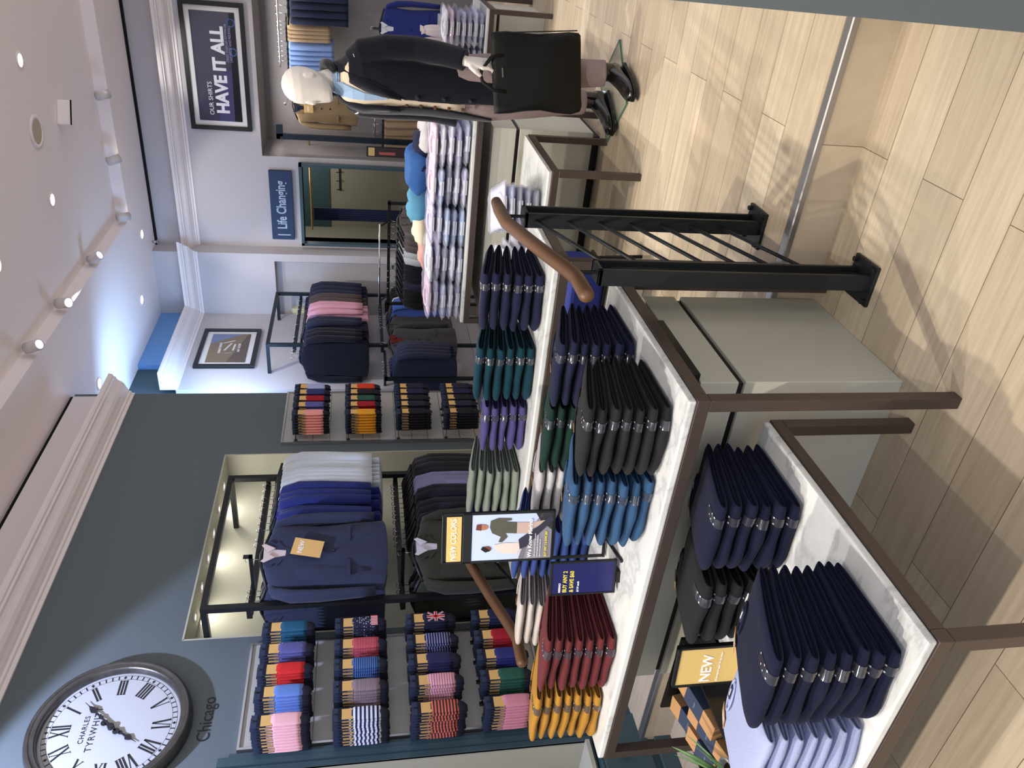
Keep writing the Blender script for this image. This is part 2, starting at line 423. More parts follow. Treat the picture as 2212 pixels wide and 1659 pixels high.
for z in (0, 0.9, 1.86):
    rg.append([(0.16 * u / 23, 0.02 * math.sin(u * 1.6), z) for u in range(24)] + [(0.16 * u / 23, 0.02 * math.sin(u * 1.6) + 0.012, z) for u in reversed(range(24))])
MB().ring_loft(rg).build('cloth', mat('navy_velvet', (22, 30, 58), 0.9), t, True)
t = thing('coat_hook_rail', 'small dark rail of coat hooks on the fitting room wall', 'hooks', (-3.35, 10.9, 1.86))
c = MB().box(-0.32, 0.22, -0.012, 0, -0.01, 0.015)
c.build('rail', M_BLACK, t)
for i in range(5):
    MB().tube([(-0.29 + i * 0.12, -0.01, 0), (-0.29 + i * 0.12, -0.05, -0.01), (-0.29 + i * 0.12, -0.06, 0.05)], 0.006, 8).build('hook', M_BLACK, t)

# ceiling: lower band round a raised tray
ZC, ZT = 3.908, 4.02
cl = MB()
cl.box(-8, -3.15, -4, 13, ZC, 4.15).box(-3.15, 4, 8.2, 13, ZC, 4.15).box(-3.15, 4, -4, 8.2, ZT, 4.15)
struct(cl.build('ceiling', M_CEIL))
struct(MB().box(-8, -7.9, -4, 13, 0, 4).build('wall_corridor', M_WALL))
# slate column at the right edge
struct(MB().box(-0.15, 0.5, 1.75, 3.4, 0, 3.95).build('wall_right', M_WALL))
# skirting and joinery below
sk = MB().box(WL, -3.70, 4.98, 5.84, UP, UP + 0.16).box(WL, -3.70, 2.42, 3.24, UP, UP + 0.22)
struct(sk.build('baseboard_left', M_TEAL))
struct(MB().box(-4.55, -4.53, 7.15, 8.83, UP, UP + 0.14).box(-3.77, -3.7, 9.06, WB, UP, UP + 0.14).build('baseboard_back', M_WHITE))
# joinery frame of the near lit recess
jf = MB()
for k, (a, b) in enumerate(((0.0, 0.02), (0.035, 0.032), (0.065, 0.022))):
    jf.box(WL, WL + b, 2.39 + a * 0.9, 2.39 + a * 0.9 + 0.028, 0.44 - a, 2.3)
    jf.box(WL, WL + b, 1.2, 2.39 + a * 0.9 + 0.028, 0.44 - a - 0.028, 0.44 - a)
jf.box(WL, WL + 0.012, 2.39, 2.50, 0.3, 2.25)
struct(jf.build('trim_13', M_TEAL))

# built-in drawer cabinet under the recess
t = thing('base_cabinet', 'dark teal built-in drawer cabinet with round knob at the lower left wall', 'cabinet', (-3.745, 0.9, 0))
MB().box(0, 0.05, -1.5, 1.60, 0, 0.40).box(0, 0.075, -1.5, 1.60, 0, 0.09).build('body', M_TEAL, t, bevel=0.004)
for i, y in enumerate((-0.55, 0.32, 1.19)):
    d = MB().box(0.05, 0.068, y - 0.40, y + 0.40, 0.13, 0.385).build('drawer', M_TEAL, t, bevel=0.005)
    MB().lathe([(0.001, 0.068), (0.012, 0.068), (0.012, 0.082), (0.026, 0.086), (0.028, 0.096), (0.018, 0.104), (0.001, 0.105)], (0, y + 0.17, 0.27), 'x', 24).build('knob', M_BRONZE, d, True)

# ------------------------------------------------------------------ ceiling lights
def downlight(x, y, z, label, glow=(255, 236, 200), st=9, r=0.045):
    t = thing('recessed_downlight', label, 'ceiling light', (x, y, z), group='recessed ceiling downlights')
    MB().lathe([(r, -0.001), (r + 0.018, -0.001), (r + 0.018, -0.008), (r, -0.008), (r, -0.001)], n=28).build('trim_ring', M_CEIL, t, True)
    MB().lathe([(0.001, -0.004), (r, -0.004), (r, -0.002), (0.001, -0.002)], n=24).build('lens', mat('lamp_lens_%d_%d' % (glow[2], st), (255, 255, 255), 0.4, emit=(glow, st)), t)
DL = [(-1.34, 6.58, ZT, 'bright recessed downlight near the top right of the ceiling'), (-2.4, 6.62, ZT, 'recessed downlight in the ceiling between speaker and track spots'),
      (-2.45, 5.44, ZT, 'nearest recessed downlight at the top edge of the ceiling'),
      (-3.45, 8.55, ZC, 'recessed downlight in the ceiling band by the back wall'), (-4.04, 8.16, ZC, 'recessed downlight above the framed street picture corner'),
      (-4.05, 6.48, ZC, 'recessed downlight above the end of the slate wall')]
for x, y, z, l in DL: downlight(x, y, z, l)
for i, y in enumerate((4.75, 4.50, 4.25, 4.01, 3.757, 3.514)):
    downlight(-3.865, y, 2.594, ('small lit downlight in the suit alcove soffit, ' + ['rightmost', 'second from right', 'third from right', 'third from left', 'second from left', 'leftmost'][i]), (255, 250, 225), 14, 0.016)
for y in (4.62, 4.12, 3.63):
    lamp('alcove_light', 'AREA', (-3.865, y, 2.585), (-3.83, y, 0), 1.5, (1, 0.97, 0.86), sx=0.1, sy=0.42)

def track_spot(x, y, z, aim, label, on=True):
    t = thing('cylinder_spotlight', label, 'spotlight', (x, y, z), group='cylinder spotlights along the ceiling tray edge')
    d = (Vector(aim) - Vector((x, y, z))).normalized()
    MB().cyl((0, 0, 0.06), (0, 0, 0), 0.008).build('stem', M_CEIL, t, True)
    MB().tube([-d * 0.055, d * 0.065], 0.042, 24).build('housing', mat('spot_housing_white', (214, 208, 206), 0.5), t, True)
    MB().tube([d * 0.0655, d * 0.067], 0.034, 24).build('lens', mat('lamp_lens_200_9' if on else 'spot_lens_dim', (200, 195, 255), 0.4, emit=((200, 190, 255), 1.0)), t)
TS = [(-1.9, 8.05, (-1.8, 9, 3.0), 'white cylinder spotlight at the far tray edge near the back wall'), (-3.07, 8.05, (-3.3, 9.2, 2.6), 'white cylinder spotlight at the corner of the ceiling tray'),
      (-3.07, 7.02, (-2.2, 6.7, 2.6), 'white cylinder spotlight next to the tray corner one'), (-3.07, 6.12, (-2.6, 5.4, 2.6), 'lit cylinder spotlight midway along the tray edge'),
      (-3.07, 5.42, (-2.4, 5.0, 2.6), 'white cylinder spotlight at the near end of the tray edge'), (-2.50, 8.05, (-2.3, 8.9, 2.9), 'white cylinder spotlight facing the poster from the far tray edge')]
for i, (x, y, a, l) in enumerate(TS): track_spot(x, y, 3.92, a, l, i in (1, 3, 5))
t = thing('ceiling_speaker', 'round beige ceiling speaker between two downlights', 'speaker', (-1.857, 6.60, ZT))
MB().lathe([(0.095, -0.001), (0.125, -0.001), (0.125, -0.012), (0.095, -0.012), (0.095, -0.001)], n=40).build('rim', M_CEIL, t, True)
MB().lathe([(0.001, -0.008), (0.095, -0.008), (0.095, -0.002), (0.001, -0.002)], n=36).build('grille', mat('speaker_grille', (188, 178, 156), 0.8), t)
t = thing('emergency_light_unit', 'small white boxed emergency unit hanging under the ceiling beside the speaker', 'ceiling unit', (-1.85, 7.15, ZT), 0.5)
MB().box(-0.10, 0.10, -0.035, 0.035, -0.11, 0).build('housing', M_CEIL, t, bevel=0.008)
MB().box(-0.10, 0.10, -0.037, -0.035, -0.112, -0.10).build('slot', M_DKIN, t)
t = thing('sprinkler_head', 'small metal sprinkler head at the top corner of the back wall', 'sprinkler', (-3.66, 8.86, 3.86))
MB().cyl((0, 0, 0.03), (0, 0, -0.02), 0.014).build('stem', M_STEEL, t, True)
MB().lathe([(0.001, -0.03), (0.026, -0.03), (0.026, -0.025), (0.001, -0.022)]).build('deflector', M_STEEL, t)

# ------------------------------------------------------------------ stair railings
def railing(x, label, dy=0.0):
    t = thing('stair_railing', label, 'railing', (x, dy, 0), group='railings at the step')
    for (y, zb, zt) in ((2.11, 0, 0.905), (2.57, UP, 1.045)):
        p = MB()
        for yy in (y - 0.040, y + 0.032):
            p.box(-0.026, 0.026, yy - 0.006, yy + 0.006, zb + 0.005, zt)
        p.box(-0.026, 0.026, y - 0.046, y + 0.038, zt - 0.012, zt)
        po = p.build('post', M_RAIL, t, bevel=0.0015)
        MB().box(-0.075, 0.06, y - 0.065, y + 0.065, zb, zb + 0.012).build('base_plate', M_RAIL, po, bevel=0.002)
        for bx in (-0.06, 0.045):
            for by in (-0.05, 0.05):
                MB().cyl((bx, y + by, zb + 0.01), (bx, y + by, zb + 0.024), 0.009, 8).build('bolt', M_BLACK, po)
        MB().cyl((0, y - 0.004, zt), (0, y - 0.004, zt + 0.075), 0.006, 10).build('handrail_bracket', M_BLACK, t)
    for i in range(7):
        dz = 0.1125 * i
        MB().cyl((0, 2.53, 1.008 - dz), (0, 2.14, 0.838 - dz), 0.0065, 10).build('rod', M_RAIL, t, True)
    pts = [(0, 2.70, 1.118), (0, 2.62, 1.118), (0, 2.50, 1.113), (0, 2.30, 1.050), (0, 2.12, 0.988), (0, 2.06, 0.972), (0, 1.945, 0.972)]
    h = [pts[0]] + pts
    r = [0.0225] * 7
    hp = [(0, 2.712, 1.118), (0, 2.706, 1.118)] + pts[1:] + [(0, 1.935, 0.972), (0, 1.929, 0.972)]
    MB().tube(hp, [0.008, 0.019] + [0.023] * 6 + [0.018, 0.007], 20).build('handrail', M_HAND, t, True)
    return t
railing(-0.93, 'black stair railing with wooden handrail at the right end of the sweater tables')
railing(-2.585, 'black stair railing with wooden handrail at the left beyond the cream sweaters', 0.07)

# ------------------------------------------------------------------ marble tables and cabinets
def table(name, label, x0, x1, y0, y1, z, zf, t_=0.03, leg=0.035):
    w, d = x1 - x0, y1 - y0
    t = thing(name, label, 'table', (x0, y0, zf), group='marble tables with bronze frames')
    h = z - zf
    MB().box(0.004, w - 0.004, 0.004, d - 0.004, h - 0.022, h).build('marble_top', MARBLE, t, bevel=0.005)
    f = MB(); a, b = h - 0.022 - leg, h - 0.022
    f.box(0, w, 0, leg, a, b).box(0, w, d - leg, d, a, b).box(0, leg, leg, d - leg, a, b).box(w - leg, w, leg, d - leg, a, b)
    f.box(leg, w - leg, leg, d - leg, b - 0.012, b - 0.002)
    f.build('frame', M_BRONZE, t, bevel=0.002)
    for lx in (0, w - leg):
        for ly in (0, d - leg):
            MB().box(lx, lx + leg, ly, ly + leg, 0.0, a).build('leg', M_BRONZE, t, bevel=0.002)
    return t
table('display_table', 'white marble display table with bronze legs holding black, blue and maroon sweaters', -2.545, -1.03, 1.55, 2.31, 0.785, 0)
table('display_table', 'white marble display table on the upper floor behind navy and teal sweaters', -2.545, -1.03, 2.42, 2.90, 0.95, UP)
table('low_display_table', 'low marble table in front with folded navy and light blue sweaters', -2.36, -1.195, 0.905, 1.70, 0.47, 0)
table('low_display_table', 'low marble table by the mannequin with packed blue shirts', -2.3, -1.15, 3.85, 4.545, 0.66, UP)
table('display_table', 'long marble table piled with plastic wrapped shirts in the middle', -2.42, -1.02, 4.60, 5.36, 0.95, UP)
table('low_display_table', 'small far table with wrapped shirts at the right edge', -1.6, -0.71, 6.33, 7.2, 0.665, UP)
table('display_table', 'farthest table with small pale gift bags behind the mannequin', -1.9, -0.98, 7.35, 8.1, 0.87, UP)

def drawer_unit(x0, x1, y0, y1, zf, label, hl=0.51, hu=0.65, plinth=0.0):
    t = thing('drawer_unit', label, 'cabinet', (x0, y0, zf))
    w, d = x1 - x0, y1 - y0
    if plinth:
        MB().box(0.03, w - 0.03, 0.03, d, 0, plinth).build('plinth', M_BLACK, t)
    MB().box(0, w, 0, d, plinth, hl).build('lower_body', M_CAB, t, bevel=0.003)
    MB().box(0.012, w - 0.012, 0.012, d - 0.01, hl, hl + 0.022).build('shadow_gap', M_BLACK, t)
    MB().box(0, w, -0.002, d, hl + 0.022, hu).build('drawer', M_CAB, t, bevel=0.003)
    return t
du = drawer_unit(-2.40, -1.115, 1.775, 2.335, 0, 'pale laminate drawer unit under the nearer marble table')
MB().box(1.285, 1.312, 0.0, 0.33, 0.655, 0.70).build('bracket', M_BLACK, du, bevel=0.002)
drawer_unit(-2.36, -1.15, 4.655, 5.28, UP, 'pale laminate drawer unit under the wrapped shirt table', 0.50, 0.66, 0.05)
drawer_unit(-1.5, -0.76, 6.60, 7.15, UP, 'pale lit drawer unit under the far small table', 0.36, 0.44)

# ================================================================== folded sweaters
TH = 0.0365
def sweater_meshes(seed, w=0.245, d=0.27, th=TH):
    rnd = random.Random(seed); ph = [rnd.uniform(0, 6.28) for _ in range(8)]
    nu, nv = 26, 28
    def sec(u):
        """closed cross-section (y, z) at u in 0..1 from the left end to the right end"""
        tl = min(1, u / 0.30); end = math.sin(tl * PI / 2) ** 0.55          # left end tapers to a tip
        tr = 1 if u < 0.95 else math.cos((u - 0.95) / 0.05 * PI / 2 * 0.55)
        h = th * (0.42 + 0.56 * end) * tr * (1 + 0.07 * math.sin(7 * u + ph[0]) + 0.03 * math.sin(17 * u + ph[1]))
        yf = 0.028 * (1 - end) - 0.013 * math.sin(PI * min(1, u * 1.05)) + 0.004 * math.sin(9 * u + ph[2])
        yb = d * (1 - 0.05 * (1 - end)) + 0.006 * math.sin(5 * u + ph[3])
        zc = th * 0.5 - 0.004 * (1 - end) - 0.0015 * math.sin(4 * u + ph[4])
        pts = []
        for k in range(nv):
            a = 2 * PI * k / nv
            ca, sa = math.cos(a), math.sin(a)
            # superellipse, round at the front
            cy = math.copysign(abs(ca) ** 0.42, ca); sz = math.copysign(abs(sa) ** 0.75, sa)
            y = (yf + yb) / 2 - cy * (yb - yf) / 2
            back = max(0, (y - 0.05) / d)
            z = (zc + sz * h / 2) * (1 - 0.30 * back) + 0.0009 * math.sin(30 * y + 12 * u + ph[5])
            pts.append((y, z))
        return pts
    rings = []
    for i in range(nu + 1):
        u = i / nu; uu = u ** 1.15
        x = -w / 2 + w * uu
        rings.append([(x - 0.0, y, z) for y, z in sec(uu)])
    # tip
    c = [(-w / 2 - 0.006, 0.5 * (y + 0.13), th * 0.46 + (z - th / 2) * 0.3) for y, z in sec(0.0)]
    # folded right end: the layers tuck inwards
    last = sec(1.0)
    r1 = [(w / 2 + 0.003, y * 0.985 + 0.002, th * 0.46 + (z - th * 0.46) * 0.80) for y, z in last]
    r2 = [(w / 2 - 0.004, y * 0.97 + 0.004, th * 0.46 + (z - th * 0.46) * 0.58) for y, z in last]
    r3 = [(w / 2 - 0.034, y * 0.96 + 0.006, th * 0.46 + (z - th * 0.46) * 0.50) for y, z in last]
    r4 = [(w / 2 - 0.034, y * 0.94 + 0.008, th * 0.46 + (z - th * 0.46) * 0.22) for y, z in last]
    r5 = [(w / 2 - 0.005, y * 0.92 + 0.010, th * 0.46 + (z - th * 0.46) * 0.20) for y, z in last]
    b = MB().ring_loft([c] + rings + [r1, r2, r3, r4, r5])
    # clear size strip hugging the front fold
    s = MB(); u0 = 0.80; srings = []
    xs = [u0 - 0.055 + 0.011 * i for i in range(11)]
    def strip(top):
        q = []
        for uu in xs:
            x = -w / 2 + w * uu; p = sec(uu); row = []
            ks = list(range(-9 if top else -4, 7))        # angles round the front fold: top (pi/2) .. bottom
            for k in ks:
                kk = (nv // 1 + k) % nv
                y, z = p[kk] if True else p[kk]
                nrm = math.hypot(y - 0.03, z - th / 2) + 1e-6
                row.append((x, y - 0.0016 * math.cos(2 * PI * k / nv) - 0.0004, z - 0.0 + 0.0018 * math.copysign(min(1, abs(math.sin(2 * PI * k / nv)) * 1.4), math.sin(2 * PI * k / nv))))
            q.append(row)
        return q
    q = strip(False)
    m = MB(); n = len(q[0])
    for r in q: m.v += r
    for i in range(len(q) - 1):
        for j in range(n - 1):
            m.f.append((i * n + j, i * n + j + 1, (i + 1) * n + j + 1, (i + 1) * n + j))
    return b, m
SW = []
holder = bpy.data.objects.new('template', None)
for sd in range(5):
    b, m = sweater_meshes(sd + 3)
    bo = b.build('garment', mat('knit_template', (90, 90, 90), 0.9), None, True)
    so = m.build('size_strip', M_STRIP, None, True)
    SW.append((bo.data, so.data)); bpy.data.objects.remove(bo); bpy.data.objects.remove(so)
bpy.data.objects.remove(holder)
def knit(name, rgb, **k):
    rgb = tuple(v * 0.80 for v in rgb)
    return mat('knit_' + name, rgb, 0.92, spec=0.15, bump=0.35, bscale=220, sheen=0.03, var=0.10, **k)

def place_obj(name, me, parent, material=None):
    o = bpy.data.objects.new(name, me); COL.objects.link(o); o.parent = parent
    if material:
        o.material_slots[0].link = 'OBJECT'; o.material_slots[0].material = material
    return o

def pile(x_right, y_front, z, n, colour, material, where, seed, strip=True, w=0.245, th=0.0355, tagside=True, depth=1.0, lean=0.0, droop=0.0, kind='sweater'):
    rnd = random.Random(seed); out = []
    grp = '%s %ss %s' % (colour, kind, where)
    sx = w / 0.245
    for i in range(n):                                   # i = 0 is the lowest
        k = n - 1 - i
        lab = '%s folded %s, %s, %s' % (colour, kind, ('topmost' if k == 0 else ORD[k] + 'from top'), where)
        yy = y_front + lean * i + rnd.uniform(-0.004, 0.004)
        t = thing('folded_' + kind, lab, kind, (x_right - w / 2 + rnd.uniform(-0.005, 0.005), yy, z + th * i), rnd.uniform(-0.02, 0.02), grp)
        t.rotation_euler[0] = -i * 0.27 * th / 0.27
        hs = th / TH * 0.985
        t.scale = (sx, depth, hs)
        bm_, sm_ = SW[rnd.randrange(5)]
        place_obj('garment', bm_, t, material)
        if strip:
            place_obj('size_strip', sm_, t)
        if k == 0 and tagside:
            # neckline, collar label and swing tag show on the topmost one
            zb = TH * 0.735
            nb_ = MB().tube([(-0.01 + 0.045 * math.cos(a), 0.235 + 0.026 * math.sin(a), zb + 0.002 - 0.22 * 0.026 * math.sin(a)) for a in [PI * 2 * q / 20 for q in range(21)]], 0.0045, 8, flat=0.6)
            nb_.build('neckband', material, t, True)
            MB().box(-0.028, 0.010, 0.236, 0.250, zb - 0.001, zb + 0.003).build('collar_label', M_NAVYCARD, t)
            MB().box(-0.020, 0.002, 0.241, 0.245, zb + 0.003, zb + 0.0035).build('label_lettering', M_PAPER, t)
            tm = Matrix.Translation((-0.085, 0.235, zb + 0.001)) @ Matrix.Rotation(-0.15, 4, 'X') @ Matrix.Rotation(-0.12, 4, 'Y')
            g = MB().box(-0.017, 0.017, -0.028, 0.028, 0, 0.0015, tm).build('swing_tag', M_KRAFT, t)
            MB().box(-0.011, 0.011, -0.020, 0.010, 0.0015, 0.002, tm).build('tag_print', mat('tag_print_paper', (205, 200, 190), 0.7), g)
        out.append(t)
    return out

K = dict(
    black=knit('charcoal_black', (44, 45, 46)), navy=knit('navy', (36, 40, 72)), green=knit('bottle_green', (26, 58, 52)),
    blue=knit('denim_blue', (60, 98, 142)), white=knit('pale_grey', (226, 224, 226)), royal=knit('royal_blue', (64, 88, 160)),
    cream=knit('oatmeal', (232, 224, 220)), maroon=knit('maroon', (118, 52, 58)), mustard=knit('mustard', (204, 150, 62)),
    teal=knit('deep_teal', (20, 66, 82)), purple=knit('violet', (92, 86, 146)), sage=knit('sage', (156, 168, 156)),
    bnavy=knit('ink_navy', (28, 33, 62)), char=knit('charcoal', (38, 42, 46)), light=knit('light_blue', (196, 208, 255)))
ZA, ZF, ZB = 0.785, 0.95, 0.47
pile(-1.105, 1.62, ZA, 7, 'charcoal black', K['black'], 'front right pile on near marble table', 1, w=0.235, depth=1.0)
pile(-1.355, 1.62, ZA, 7, 'denim blue', K['blue'], 'front pile left of the charcoal one', 2, w=0.25)
pile(-1.998, 1.62, ZA, 7, 'maroon', K['maroon'], 'front pile right of the mustard one', 3, w=0.262)
pile(-2.285, 1.62, ZA, 7, 'mustard', K['mustard'], 'pile at the far left table end', 4, w=0.245)
pile(-1.095, 1.955, ZA, 7, 'navy', K['navy'], 'back row pile by the handrail', 5, w=0.235)
pile(-1.335, 1.965, ZA, 7, 'bottle green', K['green'], 'back row pile behind the charcoal pile', 6, w=0.25)
pile(-1.60, 1.985, ZA, 7, 'pale grey', K['white'], 'back row pile behind the denim blue pile', 7, strip=False, w=0.235)
pile(-1.90, 2.02, ZA, 8, 'royal blue', K['royal'], 'back row pile behind the poster stand', 8, strip=False, w=0.24)
pile(-2.215, 1.97, ZA, 7, 'oatmeal', K['cream'], 'back row pile right of the left handrail', 9, strip=False, w=0.24)
pile(-1.125, 2.50, ZF, 6, 'dark navy', K['navy'], 'first pile on upper marble table', 10, w=0.235, th=0.0395)
pile(-1.425, 2.50, ZF, 6, 'deep teal', K['teal'], 'pile on upper table by the navy pile', 11, w=0.24, th=0.039)
pile(-1.70, 2.52, ZF, 5, 'violet', K['purple'], 'pile on upper table by the teal pile', 12, w=0.225, th=0.037)
pile(-2.005, 2.50, ZF, 6, 'sage green', K['sage'], 'pile on upper table by the violet pile', 13, strip=False, w=0.245, th=0.037)
pile(-2.30, 2.50, ZF, 6, 'dusty violet', K['purple'], 'last pile behind the poster stand', 14, strip=False, w=0.235, th=0.037)
pile(-1.262, 0.935, ZB, 8, 'ink navy', K['bnavy'], 'front pile on the low table', 15, w=0.245, th=0.0395)
pile(-1.262, 1.40, ZB, 6, 'ink navy', K['bnavy'], 'rear pile on the low table', 16, w=0.245, th=0.041)
pile(-1.535, 0.935, ZB, 7, 'light blue', K['light'], 'pile on the low table', 17, strip=False, w=0.27, th=0.0365)
pile(-1.54, 1.40, ZB, 5, 'charcoal', K['char'], 'pile right of the NEW sign', 18, w=0.25, th=0.044)

# ------------------------------------------------------------------ poster stands
t = thing('poster_stand', 'tall black poster stand with gold NEW COLORS header on near marble table', 'sign', (-1.778, 1.885, ZA), math.radians(17))
fw, b0, t0 = 0.089, 0.185, 0.56
f = MB()
f.box(-fw, fw, -0.006, 0.008, b0, b0 + 0.010).box(-fw, fw, -0.006, 0.008, t0 - 0.006, t0).box(-fw, -fw + 0.007, -0.006, 0.008, b0, t0).box(fw - 0.007, fw, -0.006, 0.008, b0, t0)
f.box(-fw, fw, -0.006, 0.008, 0.463, 0.492).box(-fw, fw, 0.0, 0.008, b0, t0)
f.build('frame', M_BLACK, t, bevel=0.001)
MB().box(-fw + 0.010, fw - 0.010, -0.0075, -0.004, 0.497, 0.545).build('header_card', M_GOLDCARD, t)
text('NEW COLORS', 'header_lettering', M_PAPER, t, 0.026, FACE_NY(0, -0.0082, 0.521), sx=0.88)
pw = fw - 0.008
PB, PT = b0 + 0.011, 0.462
ph_ = MB().box(-pw, pw, -0.004, -0.001, PB, PT).build('poster_print', mat('poster_sky', (196, 212, 246), 0.5), t)
def flat(pts, m, name, parent, y=-0.0045):
    return MB().poly(pts, 0.0005).build(name, m, parent, loc=(0, y, 0))
flat([(-pw, PB), (pw, PB), (pw, PB + 0.035), (pw * 0.1, PB + 0.085), (-pw, PB + 0.11)], mat('poster_rock', (140, 138, 152), 0.6), 'printed_rock', ph_)
flat([(-pw, PB + 0.11), (-pw * 0.3, PB + 0.135), (-0.01, PB + 0.10), (-0.02, PB + 0.08), (-pw, PB + 0.09)], mat('poster_wall', (206, 206, 218), 0.6), 'printed_wall', ph_)
flat([(0.02, PB), (pw, PB), (pw, PB + 0.055), (0.055, PB + 0.04)], mat('poster_dark', (44, 40, 42), 0.6), 'printed_stairs', ph_)
# standing figure in the poster: green knit, tan trousers
flat([(0.036, PT - 0.058), (0.060, PT - 0.060), (0.069, PT - 0.085), (0.067, PT - 0.128), (0.060, PT - 0.130), (0.056, PT - 0.105), (0.052, PT - 0.148), (0.012, PT - 0.148), (0.015, PT - 0.11), (0.000, PT - 0.118), (-0.018, PT - 0.10), (-0.016, PT - 0.088), (0.002, PT - 0.095), (0.016, PT - 0.066)],
     mat('poster_green_knit', (84, 84, 74), 0.7), 'printed_sweater', ph_, -0.0052)
flat([(0.012, PT - 0.148), (0.052, PT - 0.148), (0.050, PT - 0.20), (0.058, PT - 0.255), (0.046, PT - 0.258), (0.028, PT - 0.20), (0.010, PT - 0.19)], mat('poster_tan', (196, 172, 160), 0.7), 'printed_trousers', ph_, -0.0052)
flat([(0.038 + 0.010 * math.cos(a), PT - 0.036 + 0.016 * math.sin(a)) for a in [k * PI / 8 for k in range(16)]], mat('poster_skin', (176, 116, 92), 0.7), 'printed_face', ph_, -0.0056)
flat([(0.027, PT - 0.030), (0.049, PT - 0.030), (0.048, PT - 0.014), (0.030, PT - 0.012)], mat('poster_cap', (110, 60, 50), 0.7), 'printed_hair', ph_, -0.0062)
# seated figure: cream knit, dark trousers
flat([(-0.050, PT - 0.085), (-0.026, PT - 0.072), (-0.020, PT - 0.110), (-0.022, PT - 0.160), (-0.045, PT - 0.160), (-0.062, PT - 0.150), (-0.058, PT - 0.11)], mat('poster_cream_knit', (226, 208, 200), 0.7), 'printed_pullover', ph_, -0.0056)
flat([(-0.045, PT - 0.160), (-0.010, PT - 0.155), (0.040, PT - 0.225), (0.075, PT - 0.262), (0.055, PT - 0.27), (0.0, PT - 0.215), (-0.035, PT - 0.185)], mat('poster_dark_trousers', (50, 50, 66), 0.7), 'printed_legs', ph_, -0.0056)
flat([(-0.040 + 0.010 * math.cos(a), PT - 0.050 + 0.015 * math.sin(a)) for a in [k * PI / 8 for k in range(16)]], mat('poster_skin_dark', (120, 66, 52), 0.7), 'printed_head', ph_, -0.0056)
flat([(-0.052, PT - 0.046), (-0.040, PT - 0.030), (-0.030, PT - 0.036), (-0.034, PT - 0.045), (-0.046, PT - 0.062)], mat('poster_hair', (28, 24, 26), 0.7), 'printed_dark_hair', ph_, -0.0062)
text('We Know Merino', 'poster_lettering', M_PAPER, t, 0.0185, FACE_NY(-pw + 0.006, -0.0068, PB + 0.072), 0.0004, 1.0, 'LEFT')
for i, s_ in enumerate(('100% fine merino wool for every season', 'Machine washable and naturally warm', 'Now in more colors than ever')):
    text(s_, 'poster_small_print', M_PAPER, t, 0.0052, FACE_NY(-pw + 0.006, -0.0068, PB + 0.055 - 0.009 * i), 0, 1.0, 'LEFT')
text('BUY ANY 2 & SAVE $60', 'poster_offer', mat('offer_yellow', (232, 216, 90), 0.6), t, 0.010, FACE_NY(-pw + 0.006, -0.0068, PB + 0.018), 0.0003, 0.9, 'LEFT')
MB().box(-fw, -fw + 0.008, -0.004, 0.004, 0.008, b0).build('post', M_BLACK, t)
for x in (-0.02, 0.045):
    MB().tube([(x, -0.17, 0.006), (x, 0.09, 0.006)], 0.005, 10).build('foot', M_BLACK, t, True)
MB().box(-fw, 0.05, -0.006, 0.004, 0.006, 0.014).build('crossbar', M_BLACK, t)

t = thing('price_sign', 'small navy BUY ANY 2 and SAVE $60 sign in front of the poster stand', 'sign', (-1.815, 1.722, ZA), math.radians(17))
f = MB(); hw = 0.059
f.box(-hw, hw, -0.004, 0.006, 0.012, 0.019).box(-hw, hw, -0.004, 0.006, 0.222, 0.230).box(-hw, -hw + 0.006, -0.004, 0.006, 0.012, 0.230).box(hw - 0.006, hw, -0.004, 0.006, 0.012, 0.230).box(-hw, hw, 0.001, 0.006, 0.012, 0.23)
f.build('frame', M_BLACK, t, bevel=0.001)
MB().box(-hw + 0.006, hw - 0.006, -0.002, 0.001, 0.019, 0.222).build('sign_card', mat('sign_navy', (28, 32, 92), 0.28), t)
YL = mat('offer_yellow', (232, 216, 90), 0.6)
text('MERINO', 'sign_lettering', M_PAPER, t, 0.009, FACE_NY(-hw + 0.011, -0.003, 0.197), 0.0002, 1, 'LEFT')
text('BUY ANY 2', 'sign_lettering', YL, t, 0.0185, FACE_NY(-hw + 0.011, -0.003, 0.180), 0.0003, 0.82, 'LEFT')
text('& SAVE $60', 'sign_lettering', YL, t, 0.0185, FACE_NY(-hw + 0.011, -0.003, 0.158), 0.0003, 0.82, 'LEFT')
text('$119 each', 'sign_lettering', M_PAPER, t, 0.009, FACE_NY(-hw + 0.011, -0.003, 0.137), 0.0002, 1, 'LEFT')
MB().box(-0.02, 0.02, -0.01, 0.03, 0, 0.012).build('foot', M_BLACK, t)

t = thing('counter_sign', 'small gold NEW sign in a black frame on the low table', 'sign', (-1.862, 1.395, ZB), math.radians(8))
hw = 0.075
f = MB()
f.box(-hw, hw, -0.006, 0.010, 0.0, 0.010).box(-hw, hw, -0.006, 0.010, 0.222, 0.232).box(-hw, -hw + 0.008, -0.006, 0.010, 0, 0.232).box(hw - 0.008, hw, -0.006, 0.010, 0, 0.232).box(-hw, hw, 0.003, 0.010, 0.0, 0.232)
f.build('frame', M_BLACK, t, bevel=0.001)
MB().box(-hw + 0.008, hw - 0.008, -0.003, 0.003, 0.010, 0.222).build('sign_card', M_GOLDCARD, t)
text('NEW', 'sign_lettering', M_PAPER, t, 0.045, FACE_NY(-hw + 0.014, -0.004, 0.130), 0.0006, 1, 'LEFT')
text('Warm-handle wool for the season', 'sign_small_print', M_PAPER, t, 0.008, FACE_NY(-hw + 0.014, -0.004, 0.092), 0, 1, 'LEFT')

